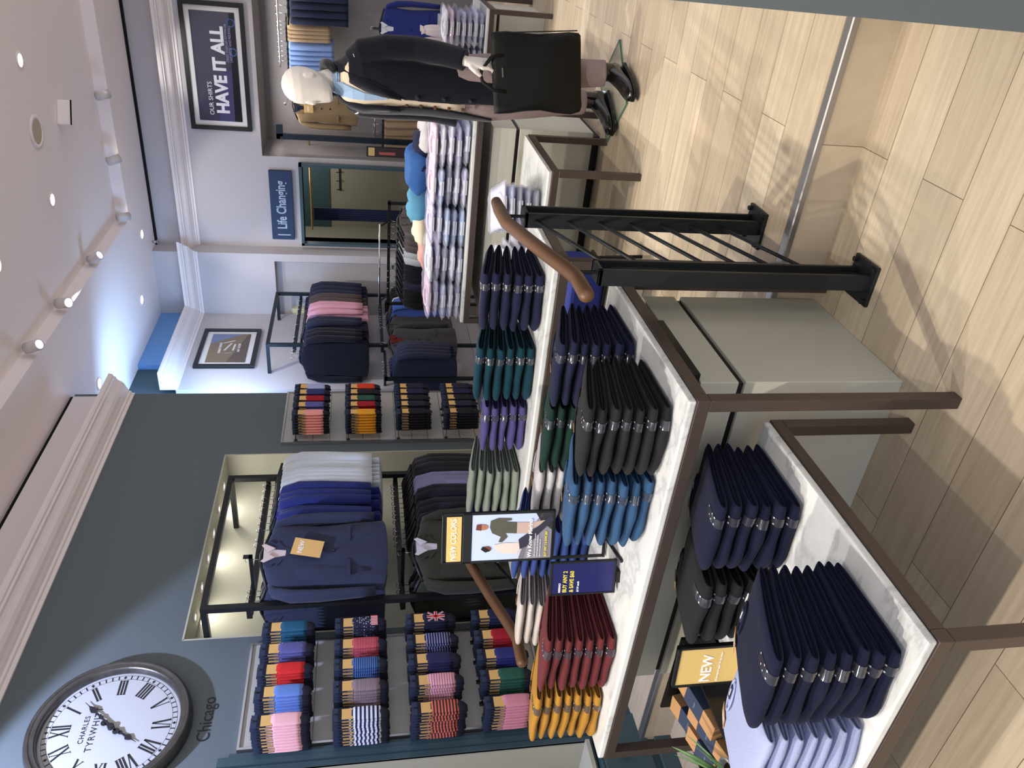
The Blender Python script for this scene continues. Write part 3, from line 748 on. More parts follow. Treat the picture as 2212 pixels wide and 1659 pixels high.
# ------------------------------------------------------------------ display box with tie boxes, plant
t = thing('display_tray', 'black open display box at the left end of the low table', 'tray', (-2.13, 1.40, ZB), 0.0)
b = MB(); X0, X1, Y0, Y1, H1 = -0.185, 0.165, -0.175, 0.185, 0.12
b.box(X0, X1, Y0, Y1, 0, 0.012).box(X0, X1, Y0, Y0 + 0.008, 0, H1 * 0.55).box(X0, X1, Y1 - 0.008, Y1, 0, H1).box(X0, X0 + 0.008, Y0, Y1, 0, H1 * 0.55).box(X1 - 0.008, X1, Y0, Y1, 0, H1)
b.build('box', mat('black_lacquer', (20, 20, 21), 0.35), t, bevel=0.001)
BX = [(-0.11, 0.06, 0.04, 0.15, 'rear left'), (0.00, 0.075, 0.05, -0.10, 'rear right'), (-0.085, -0.075, 0.04, 0.10, 'front left'), (0.01, -0.06, 0.05, 0.12, 'front right'), (0.085, 0.0, 0.085, 0.0, 'raised right')]
tb = None
for i, (x, y, z, r, wh) in enumerate(BX):
    lab = 'kraft and navy slim tie box, %s one in the black display box' % wh
    loc = (-2.13 + x, 1.40 + y, ZB + z)
    if tb is None:
        tb = thing('tie_box', lab, 'box', loc, r, 'tie boxes in the display box')
        MB().box(-0.030, 0.030, -0.105, 0.105, 0, 0.045).build('carton', M_KRAFT, tb, bevel=0.001)
        s_ = MB().box(-0.0308, 0.0308, -0.040, 0.050, -0.0008, 0.0458).build('sleeve', M_NAVYCARD, tb)
        MB().box(-0.012, 0.012, -0.003, 0.003, 0.0458, 0.0462).build('sleeve_print', mat('faint_print', (84, 96, 120), 0.6), s_)
        tb.rotation_euler = (0.18, 0, r)
    else:
        dup(tb, loc, r, lab)
t = thing('potted_succulent', 'spiky green succulent in a white pot at the lower left', 'plant', (-2.055, 1.15, ZB))
MB().lathe([(0.045, 0), (0.052, 0.002), (0.062, 0.115), (0.064, 0.12), (0.058, 0.12), (0.054, 0.108), (0.001, 0.106)], n=36).build('pot', mat('white_ceramic', (226, 226, 224), 0.25), t, True)
MB().lathe([(0.001, 0.104), (0.054, 0.104), (0.04, 0.114), (0.001, 0.116)], n=24).build('soil', mat('soil', (50, 38, 28), 0.95, bump=0.8, bscale=90), t)
rnd = random.Random(8); LG = mat('succulent_green', (96, 136, 84), 0.5, var=0.25, bscale=30)
for i in range(26):
    a = i * 2.399; tilt = 0.25 + 0.95 * (i / 26) + rnd.uniform(-0.1, 0.1); ln = 0.10 + 0.045 * rnd.random() + 0.03 * (i / 26)
    rings = []
    dx, dy = math.cos(a), math.sin(a)
    for k in range(9):
        s = k / 8; el = PI / 2 - tilt - 0.35 * s * s
        wv = 0.013 * math.sin(min(1, s * 1.6 + 0.35) * PI * 0.62) * (1 - s ** 3) + 0.0006
        rr = ln * s
        c = Vector((dx * rr * math.cos(PI / 2 - tilt + 0.1 * s) + 0.008 * dx, dy * rr * math.cos(PI / 2 - tilt + 0.1 * s) + 0.008 * dy, 0.112 + rr * math.sin(PI / 2 - tilt * (1 - 0.25 * s))))
        side = Vector((-dy, dx, 0)); upv = Vector((-dx * math.sin(el) , -dy * math.sin(el), math.cos(el)))
        rings.append([c + side * wv, c + upv * 0.0035 * (1 - s), c - side * wv, c - upv * 0.005 * (1 - s) - Vector((0, 0, 0.0003))])
    MB().ring_loft(rings).build('leaf', LG, t, True)

# ================================================================== wall clock and lettering
t = thing('wall_clock', 'large round wall clock with roman numerals and a worn dark silver rim', 'clock', (WL, 2.70, 2.842))
R = 0.385
MB().lathe([(R * 0.90, 0.0), (R, 0.004), (R, 0.03), (R * 0.985, 0.055), (R * 0.955, 0.070), (R * 0.925, 0.066), (R * 0.905, 0.056), (R * 0.885, 0.062), (R * 0.865, 0.060), (R * 0.850, 0.045), (R * 0.845, 0.02), (R * 0.845, 0.0)], axis='x', n=96).build('rim', mat('worn_pewter', (92, 90, 88), 0.32, 0.75, bump=0.3, bscale=20, var=0.4), t, True)
MB().lathe([(0.001, 0.018), (R * 0.85, 0.018), (R * 0.85, 0.001), (0.001, 0.001)], axis='x', n=96).build('dial', mat('dial_white', (178, 180, 184), 0.4), t)
INK = mat('clock_ink', (34, 34, 38), 0.5)
def ring(r, w, x0, x1, n=96):
    b = MB(); b.lathe([(r, x0), (r + w, x0), (r + w, x1), (r, x1), (r, x0)], axis='x', n=n); return b
ring(R * 0.745, 0.0012, 0.0182, 0.0188).build('minute_ring', INK, t); ring(R * 0.805, 0.0012, 0.0182, 0.0188).build('minute_ring', INK, t)
def dial_m(ang, x=0.0185):
    """local (u right, v outwards) placed at clock angle ang, drawing plane faces +X"""
    a = -ang
    return Matrix.Translation((x, 0, 0)) @ Matrix(((0, -1, 0, 0), (math.cos(a), 0, -math.sin(a), 0), (math.sin(a), 0, math.cos(a), 0), (0, 0, 0, 1)))
mk = MB()
for i in range(60):
    M_ = dial_m(2 * PI * i / 60)
    if i % 5: mk.poly([(-0.0028, R * 0.75), (0.0028, R * 0.75), (0.0028, R * 0.805), (-0.0028, R * 0.805)], 0.0006, M_)
    else: mk.poly([(-0.008, R * 0.777), (0, R * 0.752), (0.008, R * 0.777), (0, R * 0.803)], 0.0006, M_)
mk.build('minute_marks', INK, t)
def stroke(b, M_, x0, v0, x1, v1, w):
    b.poly([(x0 - w / 2, v0), (x0 + w / 2, v0), (x1 + w / 2, v1), (x1 - w / 2, v1)], 0.0006, M_)
NUM = ['XII', 'I', 'II', 'III', 'IIII', 'V', 'VI', 'VII', 'VIII', 'IX', 'X', 'XI']
V0, V1 = R * 0.50, R * 0.73
for i, s_ in enumerate(NUM):
    b = MB(); M_ = dial_m(2 * PI * i / 12, 0.0186)
    ws = {'I': 0.015, 'V': 0.040, 'X': 0.044}
    tot = sum(ws[c] for c in s_) ; x = -tot / 2
    for c in s_:
        w_ = ws[c]; c0 = x + w_ / 2
        if c == 'I':
            stroke(b, M_, c0, V0, c0, V1, 0.0095); stroke(b, M_, c0, V0, c0, V0 + 0.002, 0.014); stroke(b, M_, c0, V1 - 0.002, c0, V1, 0.014)
        elif c == 'V':
            stroke(b, M_, c0, V0, c0 - 0.014, V1, 0.0100); stroke(b, M_, c0 + 0.002, V0, c0 + 0.015, V1, 0.0045)
            stroke(b, M_, c0 - 0.014, V1 - 0.002, c0 - 0.014, V1, 0.014); stroke(b, M_, c0 + 0.015, V1 - 0.002, c0 + 0.015, V1, 0.010)
        else:
            stroke(b, M_, c0 + 0.015, V0, c0 - 0.015, V1, 0.0100); stroke(b, M_, c0 - 0.015, V0, c0 + 0.015, V1, 0.0045)
            for q in (-0.015, 0.015): stroke(b, M_, c0 + q, V1 - 0.002, c0 + q, V1, 0.012); stroke(b, M_, c0 + q, V0, c0 + q, V0 + 0.002, 0.012)
        x += w_
    b.build('numeral', INK, t)
text('CHARLES', 'dial_lettering', INK, t, 0.034, FACE_PX(0.0186, 0, 0.125), 0.0, 1.0, space=1.15)
text('TYRWHITT', 'dial_lettering', INK, t, 0.044, FACE_PX(0.0186, 0, 0.078), 0.0, 1.0, space=1.2)
def hand(ang, ln, x, nm):
    M_ = dial_m(ang, x); b = MB()
    b.poly([(-0.004, -0.04), (0.004, -0.04), (0.007, 0.0), (0.005, ln * 0.3), (0.011, ln * 0.38), (0.004, ln * 0.45), (0.006, ln * 0.58), (0.017, ln * 0.66), (0.012, ln * 0.74), (0.002, ln * 0.84), (0.001, ln), (-0.001, ln), (-0.002, ln * 0.84), (-0.012, ln * 0.74), (-0.017, ln * 0.66), (-0.006, ln * 0.58), (-0.004, ln * 0.45), (-0.011, ln * 0.38), (-0.005, ln * 0.3), (-0.007, 0.0)], 0.003, M_)
    b.poly([(0.017 * math.cos(a), -0.045 + 0.017 * math.sin(a)) for a in [k * PI / 8 for k in range(16)]], 0.003, M_)
    b.build(nm, INK, t)
hand(math.radians(44), R * 0.56, 0.032, 'minute_hand')
hand(math.radians(215), R * 0.44, 0.026, 'hour_hand')
MB().lathe([(0.001, 0.02), (0.016, 0.02), (0.016, 0.038), (0.001, 0.040)], axis='x', n=24).build('hub', INK, t)
o = text('Chicago', 'wall_lettering', mat('lettering_black', (28, 34, 38), 0.5), None, 0.092, FACE_PX(WL + 0.001, 2.72, 2.39), 0.0, 0.88, ext=0.001)
tag(o, 'black Chicago lettering on the slate wall under the clock', 'wall lettering')

# ================================================================== socks on slatwall panels
SK = {}
def sock_meshes():
    w = 0.036
    card = MB().box(0, 0.003, -w, w, -0.075, 0.018)
    lab = MB().box(0.0084, 0.0096, -w * 0.92, w * 0.72, -0.082, -0.028)
    hook = MB().tube([(0.004, 0, -0.02), (0.008, 0, 0.004), (0.004, 0, 0.016)], 0.0018, 6)
    leg = MB(); rings = []
    for z, yw, xt in ((-0.055, w * 0.98, 0.005), (-0.10, w * 1.02, 0.008), (-0.15, w * 1.04, 0.009), (-0.195, w * 1.0, 0.008), (-0.218, w * 0.92, 0.006)):
        rings.append([(0.004 + xt * math.sin(a) * 0.9, yw * math.copysign(abs(math.cos(a)) ** 0.5, math.cos(a)), z) for a in [2 * PI * k / 14 for k in range(14)]])
    leg.ring_loft(rings)
    toe = MB(); rings = []
    for z, yw, xt, y0 in ((-0.205, w * 0.8, 0.006, -0.002), (-0.225, w * 0.85, 0.008, -0.004), (-0.245, w * 0.75, 0.007, -0.008), (-0.262, w * 0.3, 0.004, -0.012)):
        rings.append([(0.003 + xt * math.sin(a), y0 + yw * math.cos(a), z) for a in [2 * PI * k / 12 for k in range(12)]])
    toe.ring_loft(rings)
    cuff = MB().box(-0.002, 0.008, -w * 0.95, w * 0.95, -0.085, -0.01)
    out = {}
    for nm, b, sm in (('card_header', card, 0), ('paper_label', lab, 0), ('card_hook', hook, 1), ('sock', leg, 1), ('toe', toe, 1), ('cuff', cuff, 0)):
        o = b.build(nm, M_NAVYCARD, None, bool(sm)); out[nm] = o.data; bpy.data.objects.remove(o)
    return out
SKM = sock_meshes()
M_SOCKDK = mat('sock_dark_knit', (22, 24, 40), 0.95, bump=0.3, bscale=150)
def sock_row(loc, n, m, label, group, pitch=0.0235, extra=None, label_m=None, step_z=0.0):
    """pairs hung on one peg, the first is nearest the viewer; loc is the front pair"""
    for k in range(n):
        t = thing('sock_pair', '%s, %s' % (label, 'front pair' if k == 0 else ORD[k] + 'pair from front'), 'socks',
                  (loc[0] - pitch * k, loc[1] + random.Random(k * 7 + int(loc[1] * 100)).uniform(-0.003, 0.003), loc[2] + random.Random(k + int(loc[2] * 90)).uniform(-0.004, 0.004)), 0, group)
        for nm, me in SKM.items():
            mm = {'card_header': M_NAVYCARD, 'paper_label': label_m or M_TAG, 'card_hook': M_BLACK, 'sock': m, 'toe': M_SOCKDK, 'cuff': M_SOCKDK}[nm]
            o = place_obj(nm, me, t, mm)
            if k == 0 and nm == 'sock' and extra: extra(o)
S = dict(
    teal=dots('sock_teal', (22, 86, 118), (190, 200, 210), 45, 0.10), lav=dots('sock_lavender', (88, 88, 150), (200, 200, 210), 40, 0.12), red=dots('sock_red', (206, 34, 34), (110, 110, 140), 40, 0.12),
    sky=dots('sock_sky', (96, 132, 204), (200, 96, 90), 45, 0.16), pink=dots('sock_pink', (240, 184, 192), (170, 120, 140), 40, 0.11),
    flag=dots('sock_stars', (24, 28, 58), (230, 230, 235), 85, 0.28), berry=stripes('sock_berry_stripes', (190, 70, 90), (120, 40, 84), 120, 0.4, c3=(220, 110, 100)), bl=stripes('sock_blue_stripes', (30, 50, 110), (90, 140, 190), 90, 0.45, c3=(50, 80, 150)),
    multi=stripes('sock_multi_stripes', (46, 74, 104), (150, 110, 120), 150, 0.4, c3=(190, 170, 160)), navw=stripes('sock_navy_white_stripes', (30, 32, 84), (224, 232, 240), 48, 0.5),
    union=mat('sock_navy', (26, 28, 56), 0.9), npin=stripes('sock_navy_pinstripe', (30, 34, 84), (190, 196, 220), 70, 0.82), nv=dots('sock_navy_pin', (28, 30, 76), (60, 70, 120), 90, 0.15),
    pkst=stripes('sock_pink_pinstripe', (232, 168, 184), (90, 40, 60), 75, 0.80), orst=stripes('sock_orange_stripes', (40, 28, 44), (222, 110, 84), 62, 0.5),
    nv2=mat('sock_plain_navy', (30, 34, 70), 0.9), cr=mat('sock_crimson', (158, 24, 38), 0.9), nvd=dots('sock_navy_dot', (36, 40, 110), (110, 120, 180), 60, 0.13), gr=dots('sock_green_dot', (30, 84, 68), (150, 190, 180), 60, 0.12), rose=mat('sock_rose', (212, 140, 156), 0.9),
    lil=mat('sock_lilac', (170, 176, 220), 0.9), nblue=mat('sock_mid_blue', (44, 56, 110), 0.9), coral=mat('sock_coral', (236, 158, 152), 0.9), orng=mat('sock_orange_red', (212, 62, 34), 0.9), blk=mat('sock_black', (26, 24, 32), 0.9), grn=mat('sock_forest', (42, 84, 70), 0.9), amber=mat('sock_amber', (232, 160, 44), 0.9), dk=mat('sock_ink', (34, 34, 56), 0.9))
def us_extra(o):
    b = MB()
    for i in range(6): b.box(0.0125, 0.0135, -0.033 + 0.011 * i, -0.0275 + 0.011 * i, -0.214, -0.178)
    b.build('flag_stripes', mat('flag_white', (226, 200, 206), 0.8), o)
    MB().box(0.0118, 0.0128, -0.035, 0.035, -0.215, -0.177).build('flag_ground', mat('flag_red', (190, 50, 70), 0.8), o)
def uk_extra(o):
    wt, rd = mat('flag_white_knit', (228, 224, 228), 0.8), mat('flag_red_knit', (196, 34, 44), 0.8)
    c = MB(); A = (0, -0.145)
    def bar(b, x, ang, w, l, x2):
        M_ = Matrix.Translation((x, 0, -0.15)) @ Matrix.Rotation(ang, 4, 'X')
        b.box(0, x2, -w / 2, w / 2, -l, l, M_)
    w_ = MB(); bar(w_, 0.0128, 0, 0.017, 0.050, 0.0012); bar(w_, 0.0128, PI / 2, 0.017, 0.034, 0.0012); bar(w_, 0.0128, 0.6, 0.010, 0.054, 0.0010); bar(w_, 0.0128, -0.6, 0.010, 0.054, 0.0010)
    w_.build('flag_white_cross', wt, o)
    r_ = MB(); bar(r_, 0.0136, 0, 0.009, 0.050, 0.0014); bar(r_, 0.0136, PI / 2, 0.009, 0.034, 0.0014); bar(r_, 0.0136, 0.6, 0.004, 0.054, 0.0010); bar(r_, 0.0136, -0.6, 0.004, 0.054, 0.0010)
    r_.build('flag_red_cross', rd, o)

def slat_panel(y0, y1, z0, z1, label, hooks):
    t = thing('slatwall_panel', label, 'display panel', (WL, y0, z0))
    h, w = z1 - z0, y1 - y0
    b = MB(); b.box(0.001, 0.018, 0, w, 0, h)
    b.build('board', M_GREYLAM, t)
    f = MB().box(0.001, 0.028, -0.012, 0, -0.012, h + 0.012).box(0.001, 0.028, w, w + 0.012, -0.012, h + 0.012).box(0.001, 0.028, 0, w, h, h + 0.012).box(0.001, 0.028, 0, w, -0.012, 0)
    f.build('frame', M_STEEL, t)
    g = MB(); z = h - 0.10
    while z > 0.05:
        g.box(0.017, 0.0195, 0, w, z, z + 0.004); z -= 0.1283
    g.build('slat_grooves', mat('slat_groove_metal', (120, 120, 122), 0.35, 0.6), t)
    for (y, zz, ln) in hooks:
        MB().tube([(0.018, y - y0, zz - z0), (ln, y - y0, zz - z0), (ln + 0.008, y - y0, zz - z0 + 0.012)], 0.0028, 8).box(0.018, 0.024, y - y0 - 0.012, y - y0 + 0.012, zz - z0 - 0.012, zz - z0 + 0.012).build('peg', M_BLACK, t, True)
    return t
PY = [3.075, 2.93, 2.80, 2.66, 2.50]; PZ = [2.115, 1.727, 1.338, 0.965]
FX = -3.50
slat_panel(2.52, 3.157, 0.62, 2.205, 'grey slatwall panel of patterned socks at left of the suit alcove', [(y, z - 0.003, 0.255) for y in PY for z in PZ])
slat_panel(5.10, 5.80, 0.62, 2.195, 'grey slatwall panel of socks right of the suit alcove', [(y, z - 0.003, 0.255) for y in (5.53, 5.44, 5.34, 5.25, 5.12) for z in (2.10, 1.70, 1.31, 0.93)])
ROWS = [(('teal spotted', 'teal', 7), ('lavender spotted', 'lav', 7), ('red spotted', 'red', 8), ('sky blue spotted', 'sky', 9), ('pale pink', 'pink', 10)),
        (('stars and stripes', 'flag', 8), ('berry striped', 'berry', 6), ('blue striped', 'bl', 8), ('multicolour striped', 'multi', 8), ('navy and white striped', 'navw', 10)),
        (('union flag', 'union', 7), ('navy pinstriped', 'npin', 7), ('navy pindot', 'nv', 8), ('pink pinstriped', 'pkst', 7), ('orange and black striped', 'orst', 10)),
        (('plain navy', 'nv2', 7), ('crimson', 'cr', 7), ('navy dotted', 'nvd', 7), ('green dotted', 'gr', 7), ('dusty rose', 'rose', 9))]
RN = ['top', 'second', 'third', 'lowest']
for r, row in enumerate(ROWS):
    for c_, (nm, key, n) in enumerate(row):
        ex = us_extra if key == 'flag' else uk_extra if key == 'union' else None
        sock_row((FX, PY[c_], PZ[r]), n, S[key], '%s socks on %s row of near panel' % (nm, RN[r]), '%s socks on the near panel' % nm, extra=ex)
R2 = [(('lilac', 'lil', 4), ('mid blue', 'nblue', 4), ('dark red', 'cr', 2), ('violet', 'lav', 4), ('coral pink', 'coral', 8)),
      (('orange red', 'orng', 3), ('black', 'blk', 4), ('forest green', 'grn', 3), ('burgundy', 'cr', 4), ('amber', 'amber', 8)),
      (('ink blue', 'dk', 3), ('ink navy', 'nv2', 4), ('ink ribbed', 'blk', 4), ('ink dark', 'dk', 3), ('ink black', 'blk', 7)),
      (('charcoal grey', 'dk', 3), ('slate grey', 'nv2', 3), ('dark grey', 'blk', 4), ('graphite', 'dk', 3), ('jet black', 'blk', 7))]
PY2 = [5.535, 5.455, 5.36, 5.27, 5.16]
for r, row in enumerate(R2):
    for c_, (nm, key, n) in enumerate(row):
        sock_row((FX, PY2[c_], (2.10, 1.70, 1.31, 0.93)[r]), n, S[key], '%s socks on %s row of far panel' % (nm, RN[r]), '%s socks on the far panel' % nm, pitch=0.026)

# ================================================================== hanging clothes
def garment_meshes(w=0.225, h=0.70, b=0.023, shirt=False, seed=0, front=False):
    """garment on a hanger, width along X, front towards -Y, hook at the origin"""
    rnd = random.Random(seed); g = {}
    n = 52; rings = []
    prof = [(-0.085, 0.055, 0.6), (-0.095, 0.075, 0.8), (-0.115, w * 0.62, 0.9), (-0.140, w * 0.86, 1.0), (-0.175, w * 0.93, 1.05), (-0.26, w * 0.90, 1.15), (-0.40, w * 0.86, 1.1), (-0.52, w * 0.90, 1.15), (-h + 0.01, w * 0.99, 1.25), (-h, w * 0.985, 1.2)]
    full = []
    for i in range(len(prof) - 1):
        m_ = 1 if i < 4 else 3
        for k in range(m_):
            f_ = k / m_; full.append(tuple(prof[i][j] * (1 - f_) + prof[i + 1][j] * f_ for j in range(3)))
    full.append(prof[-1])
    amp = 0.006 if front else 0.0045
    for z, a_, bb in full:
        rg_ = []
        for k in range(n):
            q = 2 * PI * k / n
            x = a_ * math.copysign(abs(math.cos(q)) ** 0.7, math.cos(q))
            fall = max(0, min(1, (-z - 0.16) / 0.45))
            drape = amp * fall * (math.sin(x * 38 + seed * 2 + z * 3) + 0.6 * math.sin(x * 71 - z * 9 + seed)) + amp * 0.5 * math.sin(z * 22 + x * 9 + seed) * fall
            rg_.append((x, b * bb * math.copysign(abs(math.sin(q)) ** 0.8, math.sin(q)) + drape, z + (0.012 * math.cos(q * 2) if z < -h + 0.02 else 0)))
        rings.append(rg_)
    g['body'] = MB().ring_loft(rings)
    for s_, nm in ((-1, 'sleeve'), (1, 'sleeve_r')):
        x = s_ * w
        g[nm] = MB().tube([(x * 0.72, 0, -0.128), (x * 0.93, 0, -0.155), (x * 1.06, -0.004, -0.25), (x * 1.10, -0.012, -0.40), (x * 1.08, -0.018, -h * 0.80), (x * 1.07, -0.02, -h * 0.92)],
                         [0.020, 0.042, 0.052, 0.048, 0.042, 0.036], 14, flat=0.62)
    g['hanger'] = MB().tube([(-w * 0.84, 0, -0.118), (-0.03, 0, -0.072), (0.03, 0, -0.072), (w * 0.84, 0, -0.118)], [0.008, 0.011, 0.011, 0.008], 8)
    g['hook'] = MB().tube([(0.0, 0, -0.07), (0.0, 0, -0.035)] + [(0.018 * math.sin(a) - 0.0, 0, 0.0 - 0.018 * math.cos(a) - 0.0) for a in [0.3 + k * 0.5 for k in range(9)]], 0.0022, 6)
    if not shirt:
        g['collar'] = MB().tube([(-0.075, -b * 0.5, -0.105), (-0.05, b * 0.5, -0.078), (0.0, b * 0.9, -0.070), (0.05, b * 0.5, -0.078), (0.075, -b * 0.5, -0.105)], [0.006, 0.012, 0.013, 0.012, 0.006], 10)
        for s_, sx_ in ((-1, ''), (1, '_r')):
            pts = [(s_ * 0.070, -0.092), (s_ * 0.035, -0.095), (s_ * 0.004, -0.33), (s_ * 0.040, -0.20), (s_ * 0.080, -0.17), (s_ * 0.062, -0.155), (s_ * 0.082, -0.135)]
            if s_ > 0: pts = pts[::-1]
            g['lapel' + sx_] = MB().poly(pts, 0.006, Matrix.Translation((0, -b * 1.05, 0)))
            if front:
                pts = [(s_ * 0.006, -0.118), (s_ * 0.052, -0.078), (s_ * 0.060, -0.098), (s_ * 0.030, -0.155)]
                g['shirt_collar' + sx_] = MB().poly(pts if s_ < 0 else pts[::-1], 0.004, Matrix.Translation((0, -b * 1.12 - 0.006, 0)))
                g['pocket_flap' + sx_] = MB().box(s_ * 0.115 - 0.05, s_ * 0.115 + 0.05, -b * 1.36, -b * 1.05, -h * 0.74, -h * 0.71)
        g['shirt_front'] = MB().poly([(-0.042, -0.090), (0.042, -0.090), (0.0, -0.325)], 0.003, Matrix.Translation((0, -b * 1.03, 0)))
        if front:
            g['button'] = MB().cyl((0.004, -b * 1.10, -h * 0.5), (0.004, -b * 1.34, -h * 0.5), 0.008, 10)
            g['button_r'] = MB().cyl((0.004, -b * 1.10, -h * 0.62), (0.004, -b * 1.34, -h * 0.62), 0.008, 10)
    else:
        g['collar'] = MB().tube([(-0.052, -b, -0.105), (-0.045, b * 0.3, -0.080), (0.0, b * 0.7, -0.072), (0.045, b * 0.3, -0.080), (0.052, -b, -0.105)], [0.010, 0.013, 0.014, 0.013, 0.010], 10)
        g['placket'] = MB().box(-0.012, 0.012, -b * 1.3, -b * 0.9, -h * 0.95, -0.11)
    out = {}
    for nm, bld in g.items():
        o = bld.build(nm, M_BLACK, None, not nm.startswith(('lapel', 'shirt_', 'pocket')))
        out[nm] = o.data; bpy.data.objects.remove(o)
    return out
GJ = [garment_meshes(seed=s_, h=0.77) for s_ in (0, 2)]
GF = garment_meshes(b=0.050, w=0.235, h=0.78, seed=4, front=True)
GS = [garment_meshes(shirt=True, b=0.020, w=0.225, h=0.78, seed=s_) for s_ in (1, 3)]
BTN = mat('dark_button', (20, 20, 24), 0.4)
HANG_PARTS_FAR = ('body', 'sleeve', 'sleeve_r', 'hook', 'collar')
def cloth(name, rgb, rough=0.85, sheen=0.1): return mat('cloth_' + name, tuple(v * 0.92 for v in rgb), rough, spec=0.2, bump=0.2, bscale=120, sheen=sheen, var=0.12)
def hang(loc, rz, gm, m, label, cat, group=None, shirt_m=None, far=False, tilt=0.0, scale=1.0):
    t = thing('hanging_' + cat, label, cat, loc, rz, group)
    t.rotation_euler[1] = tilt; t.scale = (scale,) * 3
    for nm, me in gm.items():
        if far and nm not in HANG_PARTS_FAR: continue
        if nm.startswith('shirt_') and shirt_m is None: continue
        mm = m; nm = nm.replace('_r', '') if nm.endswith('_r') else nm
        if nm == 'hanger': mm = M_BLACK
        elif nm == 'hook': mm = M_CHROME
        elif nm == 'button': mm = BTN
        elif nm in ('shirt_front', 'shirt_collar'): mm = shirt_m
        place_obj(nm, me, t, mm)
    return t
C_NAVY = cloth('navy_wool', (38, 42, 68)); C_BLUE = cloth('french_blue', (34, 46, 116)); C_MID = cloth('slate_navy', (50, 56, 82)); C_OLIVE = cloth('dark_olive', (52, 54, 44))
C_INK = cloth('ink', (20, 22, 38)); C_WHT = cloth('white_cotton', (212, 220, 228)); C_LIL = cloth('lilac_cotton', (134, 132, 172)); C_PALE = cloth('pale_shirt', (218, 214, 228)); C_BLUSH = cloth('blush_shirt', (226, 208, 206))
C_PINK = cloth('pink_cotton', (232, 170, 190)); C_BROWN = cloth('brown_wool', (88, 74, 74)); C_ROYAL = cloth('bright_blue', (66, 96, 178)); C_CHAR = cloth('charcoal_wool', (66, 64, 68)); C_TAN = cloth('tan_suede', (150, 126, 92)); C_SKY = cloth('sky_cotton', (128, 156, 208)); C_KHAKI = cloth('khaki_cotton', (170, 146, 116)); C_BLK = cloth('black_wool', (18, 18, 22))
C_RED = cloth('burgundy_lining', (110, 26, 26))

def wall_rack(x_wall, depth, y0, y1, ztop, bars, zbot, label, m=M_BLACK):
    """black hanging frame bracketed off a wall that faces +X"""
    t = thing('hanging_rack', label, 'clothes rack', (x_wall, y0, zbot))
    h, L_ = ztop - zbot, y1 - y0; s_ = 0.034
    MB().box(depth - s_, depth, 0, s_, 0, h).build('upright', m, t)
    MB().box(depth - s_, depth, L_ - s_, L_, 0, h).build('upright', m, t)
    MB().box(depth - s_, depth, s_, L_ - s_, h - s_, h).build('top_rail', m, t)
    for y in (0, L_ - s_): MB().box(0, depth - s_, y, y + s_, h - s_, h).build('wall_arm', m, t)
    for i, zb in enumerate(bars):
        MB().box(depth - 0.10, depth - 0.066, s_, L_ - s_, zb - zbot - 0.022, zb - zbot + 0.012).build('hanging_bar', m, t)
        for y in (s_ * 0.5, L_ - s_ * 0.5): MB().box(depth - 0.1, depth - 0.02, y - 0.012, y + 0.012, zb - zbot - 0.02, zb - zbot + 0.01).build('bar_bracket', m, t)
    return t
# alcove rack in the left wall
XB = -3.62                                                  # line of the hanging bars
wall_rack(-3.998, 0.455, 3.272, 4.47, 2.492, (2.235, 1.365), 0.32, 'black hanging rack with two rails in the lit alcove')
def run(ys, z, x, gm, m, nm, cat, where, far=False, rz=0.0, sm=None, seed=0, tilt=0.0, scale=1.0):
    rnd = random.Random(seed); n = len(ys)
    for i, y in enumerate(ys):
        g_ = gm[i % len(gm)] if isinstance(gm, list) else gm
        pos = 'only one' if n == 1 else ('nearest' if i == 0 else 'farthest' if i == n - 1 else ORD[i] + 'nearest')
        hang((x + rnd.uniform(-0.012, 0.012), y, z), rz + rnd.uniform(-0.07, 0.07), g_, m, '%s %s, %s, %s' % (nm, cat, pos, where), cat, '%ss %s' % (nm + ' ' + cat, where), sm, far, tilt, scale)
def span(a, b, n): return [a + (b - a) * i / max(1, n - 1) for i in range(n)]
ZU, ZL = 2.245, 1.375
SXZ = 0.95
run(span(3.34, 3.46, 4), ZU, XB, GJ, C_MID, 'slate navy', 'jacket', 'behind the alcove rack upright', seed=1)
run(span(3.84, 4.12, 5), ZU, XB, GJ, C_BLUE, 'bright navy', 'jacket', 'top rail of alcove rack', seed=2)
run(span(4.20, 4.43, 6), ZU, XB, GS, C_WHT, 'white', 'shirt', 'top rail of alcove rack', seed=3)
run(span(3.34, 3.46, 3), ZL, XB, GJ, C_OLIVE, 'dark olive', 'jacket', 'lower rail of alcove rack', seed=4)
run(span(3.80, 4.06, 6), ZL, XB, GJ, C_INK, 'ink navy', 'jacket', 'lower rail of alcove rack', seed=5)
run(span(4.10, 4.22, 3), ZL, XB, GS, C_LIL, 'lilac', 'shirt', 'lower rail of alcove rack', seed=6)
run(span(4.27, 4.41, 4), ZL, XB, GJ, C_BLK, 'black', 'jacket', 'lower rail of alcove rack', seed=7)
def faceout(loc, label, m, sm, rz):
    t = hang(loc, rz, GF, m, label, 'jacket', None, sm)
    return t
for (z, lab) in ((ZU, 'upper'), (ZL, 'lower')):
    a = thing('faceout_arm', 'short black faceout arm on the %s rail of the alcove rack' % lab, 'hanging arm', (XB, 3.47, z - 0.03))
    MB().box(-0.005, 0.28, -0.012, 0.012, 0.0, 0.02).box(0.27, 0.28, -0.012, 0.012, 0.0, 0.05).build('arm', M_BLACK, a)
